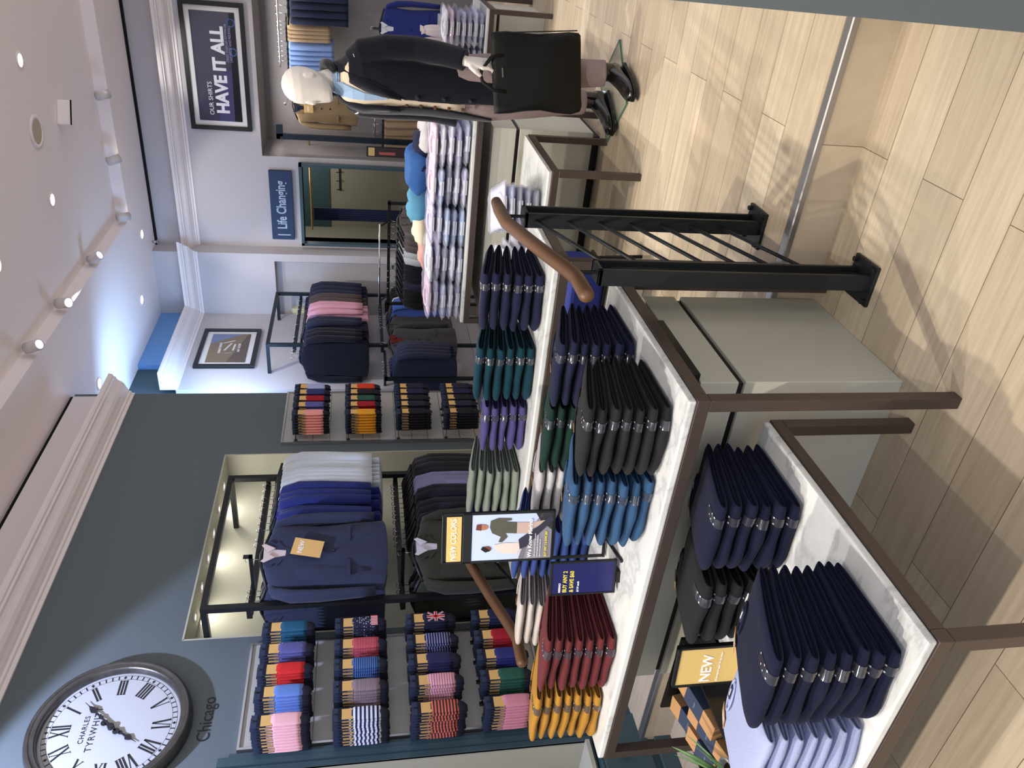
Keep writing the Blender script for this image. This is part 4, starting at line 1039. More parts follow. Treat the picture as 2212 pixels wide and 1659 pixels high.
# local front (-Y) is turned towards +X
fo = faceout((XB + 0.25, 3.47, ZU - 0.005), 'navy jacket over a white shirt facing the room, with a NEW card, in the alcove', C_MID, C_BLUSH, PI / 2 - 0.25)
tm = Matrix.Translation((0.015, -0.075, -0.335)) @ Matrix.Rotation(0.22, 4, 'Y')
nc = MB().box(-0.055, 0.055, -0.006, -0.004, -0.085, 0.085, tm).build('new_card', M_TAG, fo)
text('NEW', 'card_lettering', M_PAPER, nc, 0.040, tm @ FACE_NY(-0.0, -0.0066, 0.035), 0.0006, 0.9)
faceout((XB + 0.25, 3.47, ZL - 0.005), 'dark olive jacket over a pale blue shirt facing the room, lower alcove rail', C_OLIVE, C_PALE, PI / 2 - 0.25)

# rack on the picture wall
M_RACK2 = mat('dark_teal_metal', (32, 42, 50), 0.4, 0.3)
wall_rack(-4.548, 0.36, 7.46, 8.72, 2.57, (2.29, 1.37), UP, 'black hanging rack with two rails under the framed street picture', M_RACK2)
XP = -4.27
run(span(7.30, 7.46, 3), 2.29, XP, GJ, C_INK, 'near black', 'jacket', 'left end of rack under the picture', seed=11, far=True)
run(span(7.60, 7.68, 2), 2.29, XP + 0.03, GJ, C_NAVY, 'dark navy', 'jacket', 'middle of rack under the picture', seed=12, sm=C_PINK)
run(span(7.92, 8.12, 3), 2.29, XP, GS, C_PINK, 'pink', 'shirt', 'on the rack under the picture', seed=13)
run(span(8.20, 8.28, 2), 2.29, XP, GJ, C_BROWN, 'brown', 'jacket', 'on the rack under the picture', seed=14, far=True)
run(span(8.38, 8.60, 3), 2.29, XP, GJ, C_NAVY, 'plaid navy', 'jacket', 'far end of rack under the picture', seed=15, far=True)
run(span(6.95, 7.20, 5), 1.36, XP + 0.02, GJ, C_MID, 'slate', 'jacket', 'lower left of rack under the picture', seed=16, far=True, scale=0.95)
hang((XP + 0.12, 7.42, 1.37), PI / 2 - 0.3, GF, C_CHAR, 'charcoal jacket with burgundy lining facing the room, lower picture rack', 'jacket', None, C_RED)
hang((XP + 0.13, 7.75, 1.37), PI / 2 - 0.2, GJ[0], C_CHAR, 'second charcoal jacket behind the burgundy lined one', 'jacket', None, None)
run(span(7.95, 8.12, 4), 1.37, XP + 0.06, GJ, C_ROYAL, 'bright blue', 'jacket', 'lower rail of rack under the picture', seed=17)
run(span(8.20, 8.28, 2), 1.37, XP, GS, C_WHT, 'white', 'shirt', 'lower rail of rack under the picture', seed=18, far=True)
run(span(8.35, 8.58, 4), 1.37, XP, GJ, C_BLK, 'black', 'jacket', 'lower far rail of picture rack', seed=19, far=True)
sr = thing('side_rail', 'short rail carrying slate jackets at the left of the picture rack', 'clothes rack', (-4.55, 7.0, 1.36))
MB().box(0.25, 0.285, -0.1, 0.47, -0.03, -0.005).build('bar', M_RACK2, sr); MB().box(0.0, 0.27, 0.2, 0.23, -0.03, -0.005).build('wall_arm', M_RACK2, sr)
MB().box(0.25, 0.285, -0.1, -0.07, -1.19, -0.005).build('upright', M_RACK2, sr)

# floor rack between the shirts and the back wall
t = thing('floor_rack', 'low freestanding garment rack in front of the fitting room', 'clothes rack', (-2.72, 6.5, UP))
MB().box(-0.52, 0.46, -0.012, 0.012, 1.175, 1.20).build('rail', M_BLACK, t)
MB().cyl((-0.45, -0.13, 1.27), (0.30, -0.13, 1.27), 0.008, 12).build('hanger_rail', M_CHROME, t, True)
for x in (-0.50, 0.44): MB().box(x - 0.012, x + 0.012, -0.012, 0.012, 0, 1.20).box(x - 0.012, x + 0.012, -0.25, 0.25, 0, 0.02).build('upright', M_BLACK, t)
for x in (-0.42, 0.28): MB().cyl((x, 0, 1.19), (x, -0.13, 1.27), 0.007, 8).build('bracket', M_BLACK, t)
def floor_rack_run(xs, m, nm, cat, gm, seed, sm=None):
    rnd = random.Random(seed)
    for i, x in enumerate(xs):
        hang((x, 6.5 + rnd.uniform(-0.01, 0.01), 1.345), PI / 2 - 0.35 + rnd.uniform(-0.03, 0.03), gm, m, '%s %s, %s from left of its group on floor rack' % (nm, cat, ['first', 'second', 'third', 'fourth', 'fifth'][i]), cat, '%s %ss on the floor rack' % (nm, cat), sm, scale=0.92)
floor_rack_run(span(-3.06, -2.95, 3), C_BLK, 'black', 'jacket', GJ[0], 31)
floor_rack_run([-2.89], C_NAVY, 'navy with white shirt', 'jacket', GJ[1], 32, C_WHT)
floor_rack_run(span(-2.83, -2.72, 3), C_INK, 'dark navy', 'jacket', GJ[0], 33)
floor_rack_run(span(-2.665, -2.61, 2), C_WHT, 'white', 'shirt', GS[0], 34)
floor_rack_run(span(-2.55, -2.44, 3), cloth('grey_covered', (100, 92, 92), 0.4), 'grey covered', 'suit', GJ[1], 35)

# alcove in the back wall: chrome rails with trousers and shirts
def trouser_mesh(seed=0):
    rnd = random.Random(seed)
    rings = []
    for z, a_ in ((-0.10, 0.10), (-0.12, 0.115), (-0.30, 0.11), (-0.52, 0.095), (-0.55, 0.094)):
        rings.append([(a_ * math.copysign(abs(math.cos(q)) ** 0.6, math.cos(q)), 0.022 * math.sin(q) + 0.004 * math.sin(z * 20 + q * 2), z) for q in [2 * PI * k / 16 for k in range(16)]])
    b = MB().ring_loft(rings); o = b.build('trouser_legs', M_BLACK, None, True)
    h = MB().tube([(-0.12, 0, -0.085), (0.12, 0, -0.085)], 0.010, 8); ho = h.build('hanger', M_BLACK, None, True)
    k = MB().tube([(0, 0, -0.085), (0, 0, -0.03)] + [(0.016 * math.sin(a), 0, -0.016 * math.cos(a)) for a in [0.3 + q * 0.5 for q in range(9)]], 0.002, 6); ko = k.build('hook', M_CHROME, None, True)
    r = {'trouser_legs': o.data, 'hanger': ho.data, 'hook': ko.data}
    for x in (o, ho, ko): bpy.data.objects.remove(x)
    return r
TRM = trouser_mesh()
def chrome_rail(x0, x1, y, z, label):
    t = thing('chrome_rail', label, 'clothes rail', (x0, y, z))
    MB().cyl((0, 0, 0), (x1 - x0, 0, 0), 0.009, 12).build('rail', M_CHROME, t, True)
    for x in (0.03, x1 - x0 - 0.03): MB().cyl((x, 0, 0), (x, 9.78 - y, 0), 0.006, 8).build('wall_bracket', M_CHROME, t)
    return t
chrome_rail(-1.83, -0.9, 9.5, 2.45, 'chrome rail of trousers and shirts in the back alcove')
def back_run(xs, y, z, m, nm, cat, gm, where, rz=PI / 2 - 0.55, scale=1.0):
    for i, x in enumerate(xs):
        t = hang((x, y, z), rz, gm, m, '%s %s, %s from left, %s' % (nm, cat, ['first', 'second', 'third', 'fourth', 'fifth', 'sixth'][i], where), cat, '%s %s %s' % (nm, cat, where), None, False, 0, scale)
back_run(span(-1.76, -1.56, 5), 9.5, 2.45, C_SKY, 'sky blue', 'trousers', TRM, 'back alcove rail', scale=1.05)
back_run(span(-1.48, -1.36, 4), 9.5, 2.45, C_KHAKI, 'khaki', 'trousers', TRM, 'back alcove rail', scale=1.0)
back_run(span(-1.28, -1.05, 4), 9.5, 2.45, C_NAVY, 'navy', 'trousers', TRM, 'back alcove rail', scale=1.35)
chrome_rail(-2.62, -2.1, 9.5, 1.42, 'lower chrome rail of beige trousers in the back alcove')
back_run(span(-2.56, -2.22, 5), 9.5, 1.42, C_KHAKI, 'beige', 'trousers', TRM, 'lower alcove rail', rz=0.5, scale=1.1)
a = thing('wall_hook', 'chrome hook holding the tan jacket in the back alcove', 'hook', (-2.2, 9.78, 2.40))
MB().tube([(0, 0, 0), (0, -0.38, 0), (0, -0.39, 0.02)], 0.007, 8).build('arm', M_CHROME, a)
tj = hang((-2.2, 9.42, 2.405), -0.35, GF, C_TAN, 'tan suede jacket with NEW card hanging in the back alcove', 'jacket', None, cloth('navy_lining', (30, 34, 60)))
nc = MB().box(-0.04, 0.06, -0.085, -0.083, -0.30, -0.20).build('new_card', M_TAG, tj)
text('NEW', 'card_lettering', M_PAPER, nc, 0.03, FACE_NY(0.01, -0.0856, -0.25), 0.0005, 0.9)
hang((-1.18, 8.25, 1.47), 0.3, GF, C_BLUE, 'bright navy blazer on a stand behind the mannequin shoulder', 'jacket', None, C_WHT, scale=0.92)
st = thing('valet_stand', 'slim black stand holding the bright navy blazer', 'stand', (-1.18, 8.25, UP))
MB().cyl((0, 0, 0), (0, 0, 1.30), 0.012, 12).build('pole', M_BLACK, st, True); MB().cyl((0, 0, 0), (0, 0, 0.012), 0.14, 24).build('base', M_BLACK, st)
# upright display frame at the alcove edge, small poster
t = thing('display_post', 'dark teal bracketed post at the left edge of the back alcove', 'post', (-2.50, 9.2, UP))
MB().box(-0.03, 0.03, -0.02, 0.02, 0, 2.34).build('post', M_RACK2, t); MB().box(-0.03, 0.03, -0.02, 0.3, 2.30, 2.34).box(0.0, 0.13, -0.02, 0.02, 2.27, 2.34).build('bracket', M_RACK2, t)
t = thing('small_poster', 'small dark framed poster leaning beside the fitting room doorway', 'sign', (-2.56, 8.98, 1.0), 0.1)
MB().box(-0.055, 0.055, -0.01, 0.01, 0, 0.52).build('frame', M_BLACK, t)
MB().box(-0.045, 0.045, -0.012, -0.01, 0.43, 0.50).build('header_card', M_GOLDCARD, t)
MB().box(-0.045, 0.045, -0.012, -0.01, 0.02, 0.42).build('print', mat('dark_print', (58, 42, 46), 0.5), t)
MB().box(-0.03, 0.0, -0.013, -0.012, 0.20, 0.38).build('print_figure', mat('print_coral', (180, 90, 80), 0.5), t)
MB().box(-0.02, 0.02, -0.005, 0.005, -0.835, 0).box(-0.1, 0.1, -0.1, 0.1, -0.835, -0.825).build('stand', M_BLACK, t)

# ================================================================== pictures and sign on the back walls
def frame_thing(name, label, cat, loc, w, h, rz, fw=0.045, matw=0.05):
    """local: x right, y into the wall, z up; origin at the lower left corner"""
    t = thing(name, label, cat, loc, rz)
    f = MB().box(0, w, -0.035, 0, 0, fw).box(0, w, -0.035, 0, h - fw, h).box(0, fw, -0.035, 0, fw, h - fw).box(w - fw, w, -0.035, 0, fw, h - fw)
    f.build('frame', mat('black_picture_frame', (24, 24, 26), 0.35), t, bevel=0.003)
    MB().box(fw, w - fw, -0.014, -0.002, fw, h - fw).build('mount', mat('picture_mount', (214, 210, 208), 0.7), t)
    return t
t = frame_thing('framed_poster', 'wide framed navy shirts poster on the back wall', 'picture', (-2.43, WB - 0.004, 2.742), 1.27, 0.625, 0)
pp = MB().box(0.095, 1.175, -0.018, -0.014, 0.095, 0.53).build('print', mat('poster_navy', (52, 52, 74), 0.16, coat=0.6), t)
MB().poly([(0.095, 0.095), (0.62, 0.095), (0.60, 0.27), (0.095, 0.33)], 0.001).build('printed_panel', mat('poster_violet', (66, 64, 104), 0.2), pp, loc=(0, -0.0185, 0))
MB().poly([(0.095, 0.095), (1.175, 0.095), (1.175, 0.15), (0.095, 0.17)], 0.001).build('printed_base', mat('poster_ink', (20, 20, 30), 0.2), pp, loc=(0, -0.0192, 0))
MB().tube([(0.86, -0.021, 0.17), (0.98, -0.021, 0.185), (1.10, -0.021, 0.15), (1.15, -0.021, 0.12)], 0.012, 8, flat=0.15).build('printed_scooter', mat('poster_blue', (56, 84, 140), 0.3), pp)
for x in (0.80, 1.08): MB().lathe([(0.030, -0.0195), (0.042, -0.0195), (0.042, -0.0215), (0.030, -0.0215), (0.030, -0.0195)], (x, 0, 0.135), 'y', 24).build('printed_wheel', mat('poster_blue', (56, 84, 140), 0.3), pp)
WH = mat('poster_letter_white', (220, 218, 226), 0.4)
text('OUR SHIRTS', 'poster_lettering', WH, t, 0.062, FACE_NY(0.155, -0.0195, 0.395), 0, 1, 'LEFT')
text('HAVE IT ALL', 'poster_lettering', WH, t, 0.172, FACE_NY(0.175, -0.0205, 0.275), 0.0075, 0.90, 'LEFT', space=1.0)
text('DRESS THEM UP, DOWN OR', 'poster_small_print', mat('poster_pale_violet', (150, 146, 186), 0.4), t, 0.034, FACE_NY(0.70, -0.0225, 0.19), 0, 0.85, 'LEFT')
text('LAID BACK AND RELAXED', 'poster_small_print', mat('poster_pale_violet', (150, 146, 186), 0.4), t, 0.034, FACE_NY(0.70, -0.0225, 0.155), 0, 0.85, 'LEFT')
# street picture on the recessed left wall (faces +X)
t = frame_thing('framed_picture', 'small framed picture of a brick building corner with white street signs', 'picture', (-4.546, 7.56, 2.722), 0.84, 0.622, PI / 2, 0.045)
pp = MB().box(0.105, 0.735, -0.018, -0.014, 0.105, 0.517).build('print', mat('picture_brown', (124, 106, 86), 0.4), t)
MB().poly([(0.51, 0.517), (0.735, 0.517), (0.735, 0.16), (0.70, 0.24)], 0.001).build('printed_sky', mat('picture_sky', (112, 122, 156), 0.4), pp, loc=(0, -0.0185, 0))
MB().poly([(0.105, 0.105), (0.735, 0.105), (0.735, 0.13), (0.105, 0.30)], 0.001).build('printed_shade', mat('picture_dark_brown', (92, 78, 70), 0.4), pp, loc=(0, -0.0187, 0))
PL = mat('picture_letter', (206, 202, 200), 0.4)
text('CHARLES TYRWHITT', 'picture_lettering', PL, t, 0.036, FACE_NY(0.42, -0.0195, 0.40), 0.001, 0.7)
text('SHIRT TAIL RUN', 'picture_lettering', PL, t, 0.036, FACE_NY(0.42, -0.0195, 0.20), 0.001, 0.7)
for (x0, z0, x1, z1, w_) in ((0.36, 0.34, 0.52, 0.28, 0.02), (0.52, 0.36, 0.58, 0.25, 0.03), (0.30, 0.33, 0.31, 0.26, 0.02), (0.36, 0.25, 0.50, 0.24, 0.02)):
    MB().poly([(x0, z0), (x1, z1), (x1, z1 + w_), (x0, z0 + w_)], 0.001).build('printed_sign', PL, pp, loc=(0, -0.0192, 0))
# Life Changing sign
t = thing('wall_sign', 'navy Life Changing sign above the fitting room doorway', 'sign', (-3.658, WB - 0.002, 2.352))
MB().box(0, 0.812, -0.05, 0, 0, 0.25).build('board', mat('sign_blue', (28, 48, 84), 0.5), t, bevel=0.003)
text('|  Life Changing', 'sign_lettering', mat('sign_letter_pale', (170, 190, 208), 0.5), t, 0.150, FACE_NY(0.045, -0.0512, 0.125), 0.003, 0.70, 'LEFT', space=1.0)

# ================================================================== wrapped shirts
def noise_grid(b, x0, x1, y0, y1, z0, zf, nx=10, ny=12, amp=0.006, seed=0):
    """closed pillow: top wrinkled, sides falling to z0"""
    o = len(b.v)
    for s_, zz in ((1, zf), (-1, z0)):
        for i in range(nx + 1):
            for j in range(ny + 1):
                u, v = i / nx, j / ny; e = min(u, 1 - u, v, 1 - v) * 2
                k = min(1, e * 3.2) ** 0.5
                x, y = x0 + (x1 - x0) * u, y0 + (y1 - y0) * v
                n_ = noise.noise(Vector((x * 18, y * 18, seed + s_))) * amp
                z = (z0 + zf) / 2 + (zz - (z0 + zf) / 2) * (0.12 + 0.88 * k) + n_ * k
                b.v.append((x + noise.noise(Vector((y * 14, z * 30, seed + 5))) * amp * 0.6, y, z))
    n = (nx + 1) * (ny + 1)
    for q, base in ((0, o), (1, o + n)):
        for i in range(nx):
            for j in range(ny):
                a = base + i * (ny + 1) + j; f = (a, a + ny + 1, a + ny + 2, a + 1)
                b.f.append(f if q == 0 else f[::-1])
    bd = [i * (ny + 1) for i in range(nx + 1)] + [nx * (ny + 1) + j for j in range(1, ny + 1)] + [i * (ny + 1) + ny for i in range(nx - 1, -1, -1)] + [j for j in range(ny - 1, 0, -1)]
    for i in range(len(bd)):
        a, c = bd[i], bd[(i + 1) % len(bd)]
        b.f.append((o + a, o + c, o + n + c, o + n + a))
    return b
SHP = []
for sd in range(3):
    rr = {}
    o = noise_grid(MB(), -0.115, 0.115, 0.012, 0.345, 0.002, 0.032, amp=0.004, seed=sd * 3.1).build('shirt', M_BLACK, None, True); rr['shirt'] = o.data; bpy.data.objects.remove(o)
    cb = MB().tube([(0.062 * math.cos(a), 0.075 + 0.05 * math.sin(a), 0.034 + 0.008 * math.sin(a)) for a in [-PI / 2 + 0.25 + (2 * PI - 0.5) * k / 16 for k in range(17)]], 0.011, 8, flat=0.7)
    o = cb.build('collar', M_BLACK, None, True); rr['collar'] = o.data; bpy.data.objects.remove(o)
    o = noise_grid(MB(), -0.128, 0.128, -0.006, 0.36, 0.0, 0.044, nx=16, ny=20, amp=0.011, seed=sd * 7.7 + 1).build('plastic_bag', M_BLACK, None, True); rr['plastic_bag'] = o.data; bpy.data.objects.remove(o)
    o = MB().box(-0.045, 0.045, 0.015, 0.018, 0.006, 0.03).build('collar_band_card', M_BLACK, None); rr['collar_card'] = o.data; bpy.data.objects.remove(o)
    SHP.append(rr)
def shirt_cols():
    d = dict(pale=(214, 214, 236), lilac=(200, 190, 226), blue=(160, 180, 226), sky=(150, 186, 226), pinkish=(228, 196, 214), check=(170, 180, 214), white=(228, 228, 238), slate=(130, 140, 172), steel=(104, 112, 146))
    return {k: mat('poplin_' + k, v, 0.75, var=0.06, bscale=60) for k, v in d.items()}
SCL = shirt_cols()
def shirt_pack(loc, rz, col, label, group, sd=0, tilt=0.0, sc=1.0):
    t = thing('wrapped_shirt', label, 'shirt', loc, rz, group); t.rotation_euler[0] = tilt; t.scale = (sc, sc, sc)
    for nm, me in SHP[sd % 3].items():
        place_obj(nm, me, t, {'plastic_bag': M_FILM, 'collar_card': M_PAPER}.get(nm, SCL[col]))
    return t
rnd = random.Random(44)
names = {'pale': 'pale violet', 'lilac': 'lilac', 'blue': 'light blue', 'sky': 'sky blue', 'pinkish': 'pale pink', 'check': 'blue check', 'white': 'white', 'slate': 'slate blue', 'steel': 'steel blue'}
FRONT = [['lilac', 'white', 'check', 'pale', 'pinkish'], ['check', 'pale', 'slate', 'lilac', 'white'], ['sky', 'blue', 'sky', 'pale', 'lilac'], ['lilac', 'pale', 'slate', 'blue', 'pinkish'], ['check', 'lilac', 'pale', 'white', 'pinkish']]
FRONTN = ['leftmost', 'second from left', 'middle', 'second from right', 'rightmost']
for p, x in enumerate((-2.27, -2.02, -1.77, -1.52, -1.27)):
    for k in range(5):
        q = 4 - k
        shirt_pack((x + rnd.uniform(-0.015, 0.015), 4.635 + rnd.uniform(-0.01, 0.02), 0.952 + 0.047 * k), rnd.uniform(-0.08, 0.08), FRONT[p][k],
                   '%s wrapped shirt, %s, %s front pile, long table' % (names[FRONT[p][k]], 'topmost' if q == 0 else ORD[q] + 'from top', FRONTN[p]), 'wrapped shirts in the %s front pile' % FRONTN[p], p + k)
for p, x in enumerate((-2.26, -2.0, -1.74, -1.48, -1.24)):
    for k in range(4):
        q = 3 - k; cc = FRONT[(p + 2) % 5][(k + 1) % 5]
        shirt_pack((x, 5.0 + rnd.uniform(-0.01, 0.01), 0.952 + 0.047 * k), rnd.uniform(-0.06, 0.06), cc,
                   '%s wrapped shirt, %s, %s rear pile, long table' % (names[cc], 'topmost' if q == 0 else ORD[q] + 'from top', FRONTN[p]), 'wrapped shirts in the %s rear pile' % FRONTN[p], p + k)
# coloured knits lying on the rear piles
PQ = [(-1.28, 'white', K['white']), (-1.42, 'dark navy', K['navy']), (-1.58, 'bright blue', mat('knit_bright_blue', (48, 92, 152), 0.9, bump=0.2)), (-1.74, 'aqua blue', mat('knit_aqua', (86, 148, 176), 0.9, bump=0.2)),
      (-1.92, 'cream', mat('knit_cream', (236, 222, 190), 0.9, bump=0.2)), (-2.12, 'salmon pink', mat('knit_salmon', (214, 160, 146), 0.9, bump=0.2))]
PZ2 = [0.02, 0.05, 0.10, 0.08, 0.04, 0.0]
for i, (x, nm, m) in enumerate(PQ):
    t = thing('polo_shirt', '%s loosely folded polo lying on the wrapped shirts of long table' % nm, 'shirt', (x, 5.04 + 0.02 * (i % 2), 1.142), 0.5 - 0.3 * (i % 3))
    b = noise_grid(MB(), -0.13, 0.13, 0, 0.27, 0.0, 0.055 + PZ2[i], nx=14, ny=14, amp=0.022, seed=i * 5.3)
    b.build('garment', m, t, True)
    MB().tube([(0.045 * math.cos(a), 0.13 + 0.03 * math.sin(a), 0.052 + PZ2[i]) for a in [k * PI / 6 for k in range(13)]], 0.007, 8, flat=0.5).build('collar', m, t, True)
# low table by the mannequin
CX = ['pale', 'blue', 'steel', 'slate', 'steel']
for k in range(5):
    cc = CX[::-1][k]
    shirt_pack((-1.40 + 0.012 * k, 3.90, 0.662 + 0.044 * k), 0.25 + 0.05 * k, cc, '%s wrapped shirt, %s, on the low table by the mannequin' % (names[cc], 'topmost' if k == 4 else ORD[4 - k] + 'from top'), 'wrapped shirts beside the mannequin table', k, 0.05)
for k in range(4):
    shirt_pack((-1.75, 3.95, 0.662 + 0.044 * k), 0.1 * k, 'white', 'white wrapped shirt, %s, behind the handrail on low table' % ('topmost' if k == 3 else ORD[3 - k] + 'from top'), 'white wrapped shirts on the low table', k)
# far small table
CE = ['slate', 'pale', 'slate', 'lilac', 'steel', 'pinkish', 'white']
for k in range(7):
    shirt_pack((-0.87, 6.37, 0.667 + 0.045 * k), rnd.uniform(-0.06, 0.06), CE[k], '%s wrapped shirt, %s, right pile on far small table' % (names[CE[k]], 'topmost' if k == 6 else ORD[6 - k] + 'from top'), 'wrapped shirts on the far small table', k)
    if k < 6: shirt_pack((-1.13, 6.37, 0.667 + 0.045 * k), rnd.uniform(-0.06, 0.06), CE[(k + 2) % 7], '%s wrapped shirt, %s, left pile on far small table' % (names[CE[(k + 2) % 7]], 'topmost' if k == 5 else ORD[5 - k] + 'from top'), 'wrapped shirts on the far small table', k)
# pale paper bags on the farthest table
gb = None
for i in range(10):
    x, y = -1.05 - 0.10 * (i % 5), 7.40 + 0.16 * (i // 5)
    lb = 'pale gift bag with gathered top, %s in its row, %s row' % (['first', 'second', 'third', 'fourth', 'fifth'][i % 5], 'front' if i < 5 else 'rear')
    if gb is None:
        gb = thing('gift_bag', lb, 'bag', (x, y, 0.872), 0, 'pale gift bags on the farthest table')
        b = MB(); rings = []
        for z, r_ in ((0, 0.8), (0.02, 0.85), (0.10, 0.8), (0.15, 0.6), (0.165, 0.35), (0.195, 0.6)):
            rings.append([(0.045 * r_ * math.copysign(abs(math.cos(a)) ** 0.6, math.cos(a)), 0.035 * r_ * math.copysign(abs(math.sin(a)) ** 0.6, math.sin(a)), z) for a in [2 * PI * k / 16 for k in range(16)]])
        b.ring_loft(rings).build('bag', mat('cream_paper', (206, 194, 196), 0.7, bump=0.4, bscale=60), gb, True)
        MB().tube([(0.016 * math.cos(a), 0.012 * math.sin(a), 0.165) for a in [k * PI / 6 for k in range(13)]], 0.003, 6).build('ribbon', mat('tan_ribbon', (150, 110, 70), 0.6), gb, True)
    else: dup(gb, (x, y, 0.872), 0.2 * (i % 3), lb)
# blue stool behind the upper table
t = thing('upholstered_stool', 'cobalt blue upholstered stool with black legs behind the upper sweater table', 'stool', (-1.72, 3.50, UP))
MB().box(-0.23, 0.23, -0.15, 0.15, 0.27, 0.435).build('cushion', mat('cobalt_fabric', (26, 40, 116), 0.8, bump=0.2, bscale=80), t, bevel=0.02)
MB().box(-0.232, 0.232, -0.152, 0.152, 0.255, 0.272).build('base_rim', M_BLACK, t, bevel=0.003)
for x in (-0.21, 0.21):
    for y in (-0.13, 0.13): MB().cyl((x, y, 0), (x * 0.95, y * 0.95, 0.26), 0.010, 10).build('leg', M_BLACK, t, True)

# ================================================================== the mannequin
ML = Vector((-0.896, 4.427, UP + 0.018)); MR = math.radians(-26)
mq = thing('mannequin', 'white faceless mannequin in a navy coat holding a black bag on a glass base', 'mannequin', ML, MR)
M_SKIN = mat('mannequin_white', (222, 216, 210), 0.45)
M_COAT = mat('navy_coat_wool', (15, 17, 28), 0.9, spec=0.15, bump=0.25, bscale=160, sheen=0.15)
M_CARD = mat('cream_cardigan', (204, 190, 168), 0.9, bump=0.3, bscale=120)
M_DENIM = mat('chambray_shirt', (146, 172, 204), 0.85, bump=0.1, bscale=200)
M_TROU = mat('mauve_grey_trousers', (142, 126, 126), 0.85, bump=0.15, bscale=90)
M_BOOT = mat('black_polished_leather', (16, 16, 18), 0.14, coat=0.5)
def ell(cx, cy, z, a, b, n=28, p=1.0, off=0.0):
    return [(cx + a * math.copysign(abs(math.cos(q)) ** p, math.cos(q)), cy + b * math.copysign(abs(math.sin(q)) ** p, math.sin(q)), z) for q in [2 * PI * k / n + off for k in range(n)]]
def remesh(o, vox, sm=6):
    r = o.modifiers.new('remesh', 'REMESH'); r.mode = 'VOXEL'; r.voxel_size = vox; r.use_smooth_shade = True
    c = o.modifiers.new('smooth', 'SMOOTH'); c.factor = 0.5; c.iterations = sm
    return o
# body: head, neck, torso, arms, hand in one surface
b = MB(); HR = Matrix.Translation((-0.004, -0.035, 1.560)) @ Matrix.Rotation(math.radians(-22), 4, 'Z') @ Matrix.Rotation(math.radians(7), 4, 'X')
hp = [(0.000, 0.030, 0.030, -0.055), (0.012, 0.048, 0.048, -0.045), (0.04, 0.062, 0.072, -0.022), (0.075, 0.070, 0.085, -0.008), (0.115, 0.0755, 0.094, 0.0), (0.155, 0.077, 0.099, 0.004), (0.19, 0.071, 0.093, 0.006), (0.22, 0.055, 0.073, 0.006), (0.24, 0.034, 0.046, 0.006), (0.25, 0.010, 0.014, 0.006)]
b.ring_loft([[tuple(HR @ Vector(p)) for p in ell(0, cy, z, a_, b_, 32)] for z, a_, b_, cy in hp])
for sx in (-1, 1):                                                          # ears
    b.ring_loft([[tuple(HR @ Vector((sx * (0.068 + 0.012 * t_), 0.012 + 0.020 * (1 - 0.3 * t_) * math.cos(q) + 0.006 * t_, 0.105 + 0.032 * (1 - 0.2 * t_) * math.sin(q)))) for q in [2 * PI * k / 14 for k in range(14)]] for t_ in (0, 0.5, 1)])
b.ring_loft([[tuple(HR @ Vector(p)) for p in r_] for r_ in (ell(0, -0.10, 0.085, 0.006, 0.006, 10), ell(0, -0.100, 0.10, 0.011, 0.012, 10), ell(0, -0.094, 0.135, 0.007, 0.010, 10))])   # nose ridge
b.tube([(0, 0.02, 1.46), (0, 0.012, 1.53), (-0.010, -0.004, 1.59), (-0.015, -0.015, 1.63)], [0.075, 0.058, 0.055, 0.05], 24)
b.ring_loft([ell(0, 0.0, z, a_, b_, 28) for z, a_, b_ in ((0.80, 0.14, 0.085), (0.95, 0.15, 0.095), (1.08, 0.130, 0.09), (1.25, 0.15, 0.10), (1.40, 0.165, 0.095), (1.47, 0.14, 0.07), (1.51, 0.065, 0.052))])
LA = [(0.150, 0.0, 1.435), (0.190, 0.01, 1.34), (0.208, 0.015, 1.14), (0.225, -0.04, 1.0), (0.240, -0.10, 0.885)]
b.tube(LA, [0.055, 0.05, 0.042, 0.036, 0.026], 18)
b.tube([(-0.150, 0.0, 1.435), (-0.190, 0.03, 1.34), (-0.215, 0.07, 1.12), (-0.212, 0.06, 1.0), (-0.213, 0.03, 0.92)], [0.050, 0.046, 0.04, 0.034, 0.026], 18)
# left hand, palm hanging with the straps across the fingers
HX, HY, HZ = 0.240, -0.104, 0.880
b.ring_loft([[(HX + w_ * math.copysign(abs(math.sin(q)) ** 0.7, math.sin(q)), HY - d_ - 0.0 + t_ * math.cos(q), HZ - z_) if False else (HX + t_ * math.cos(q) + 0.002, HY - d_ + w_ * math.copysign(abs(math.sin(q)) ** 0.7, math.sin(q)), HZ - z_) for q in [2 * PI * k / 18 for k in range(18)]]
             for z_, w_, t_, d_ in ((-0.01, 0.026, 0.022, 0.0), (0.02, 0.032, 0.019, 0.002), (0.05, 0.040, 0.016, 0.006), (0.08, 0.043, 0.0145, 0.010), (0.09, 0.040, 0.012, 0.012))])
for i, (dy, ln, c_) in enumerate(((-0.048, 0.068, 0.75), (-0.025, 0.078, 0.85), (-0.002, 0.074, 0.95), (0.020, 0.060, 1.05))):
    x, y, z = HX + 0.002, HY + dy, HZ - 0.082
    pts = [(x, y, z + 0.01), (x + 0.003, y, z - ln * 0.38), (x - 0.010 * c_, y, z - ln * 0.72), (x - 0.034 * c_, y, z - ln * 0.80 + 0.004 * i)]
    b.tube(pts, [0.0105, 0.0098, 0.0088, 0.0070], 12)
b.tube([(HX - 0.002, HY - 0.030, HZ - 0.015), (HX - 0.014, HY - 0.056, HZ - 0.045), (HX - 0.030, HY - 0.062, HZ - 0.070), (HX - 0.042, HY - 0.058, HZ - 0.088)], [0.013, 0.0125, 0.0105, 0.008], 12)
remesh(b.build('body', M_SKIN, mq, True), 0.0045, 3)

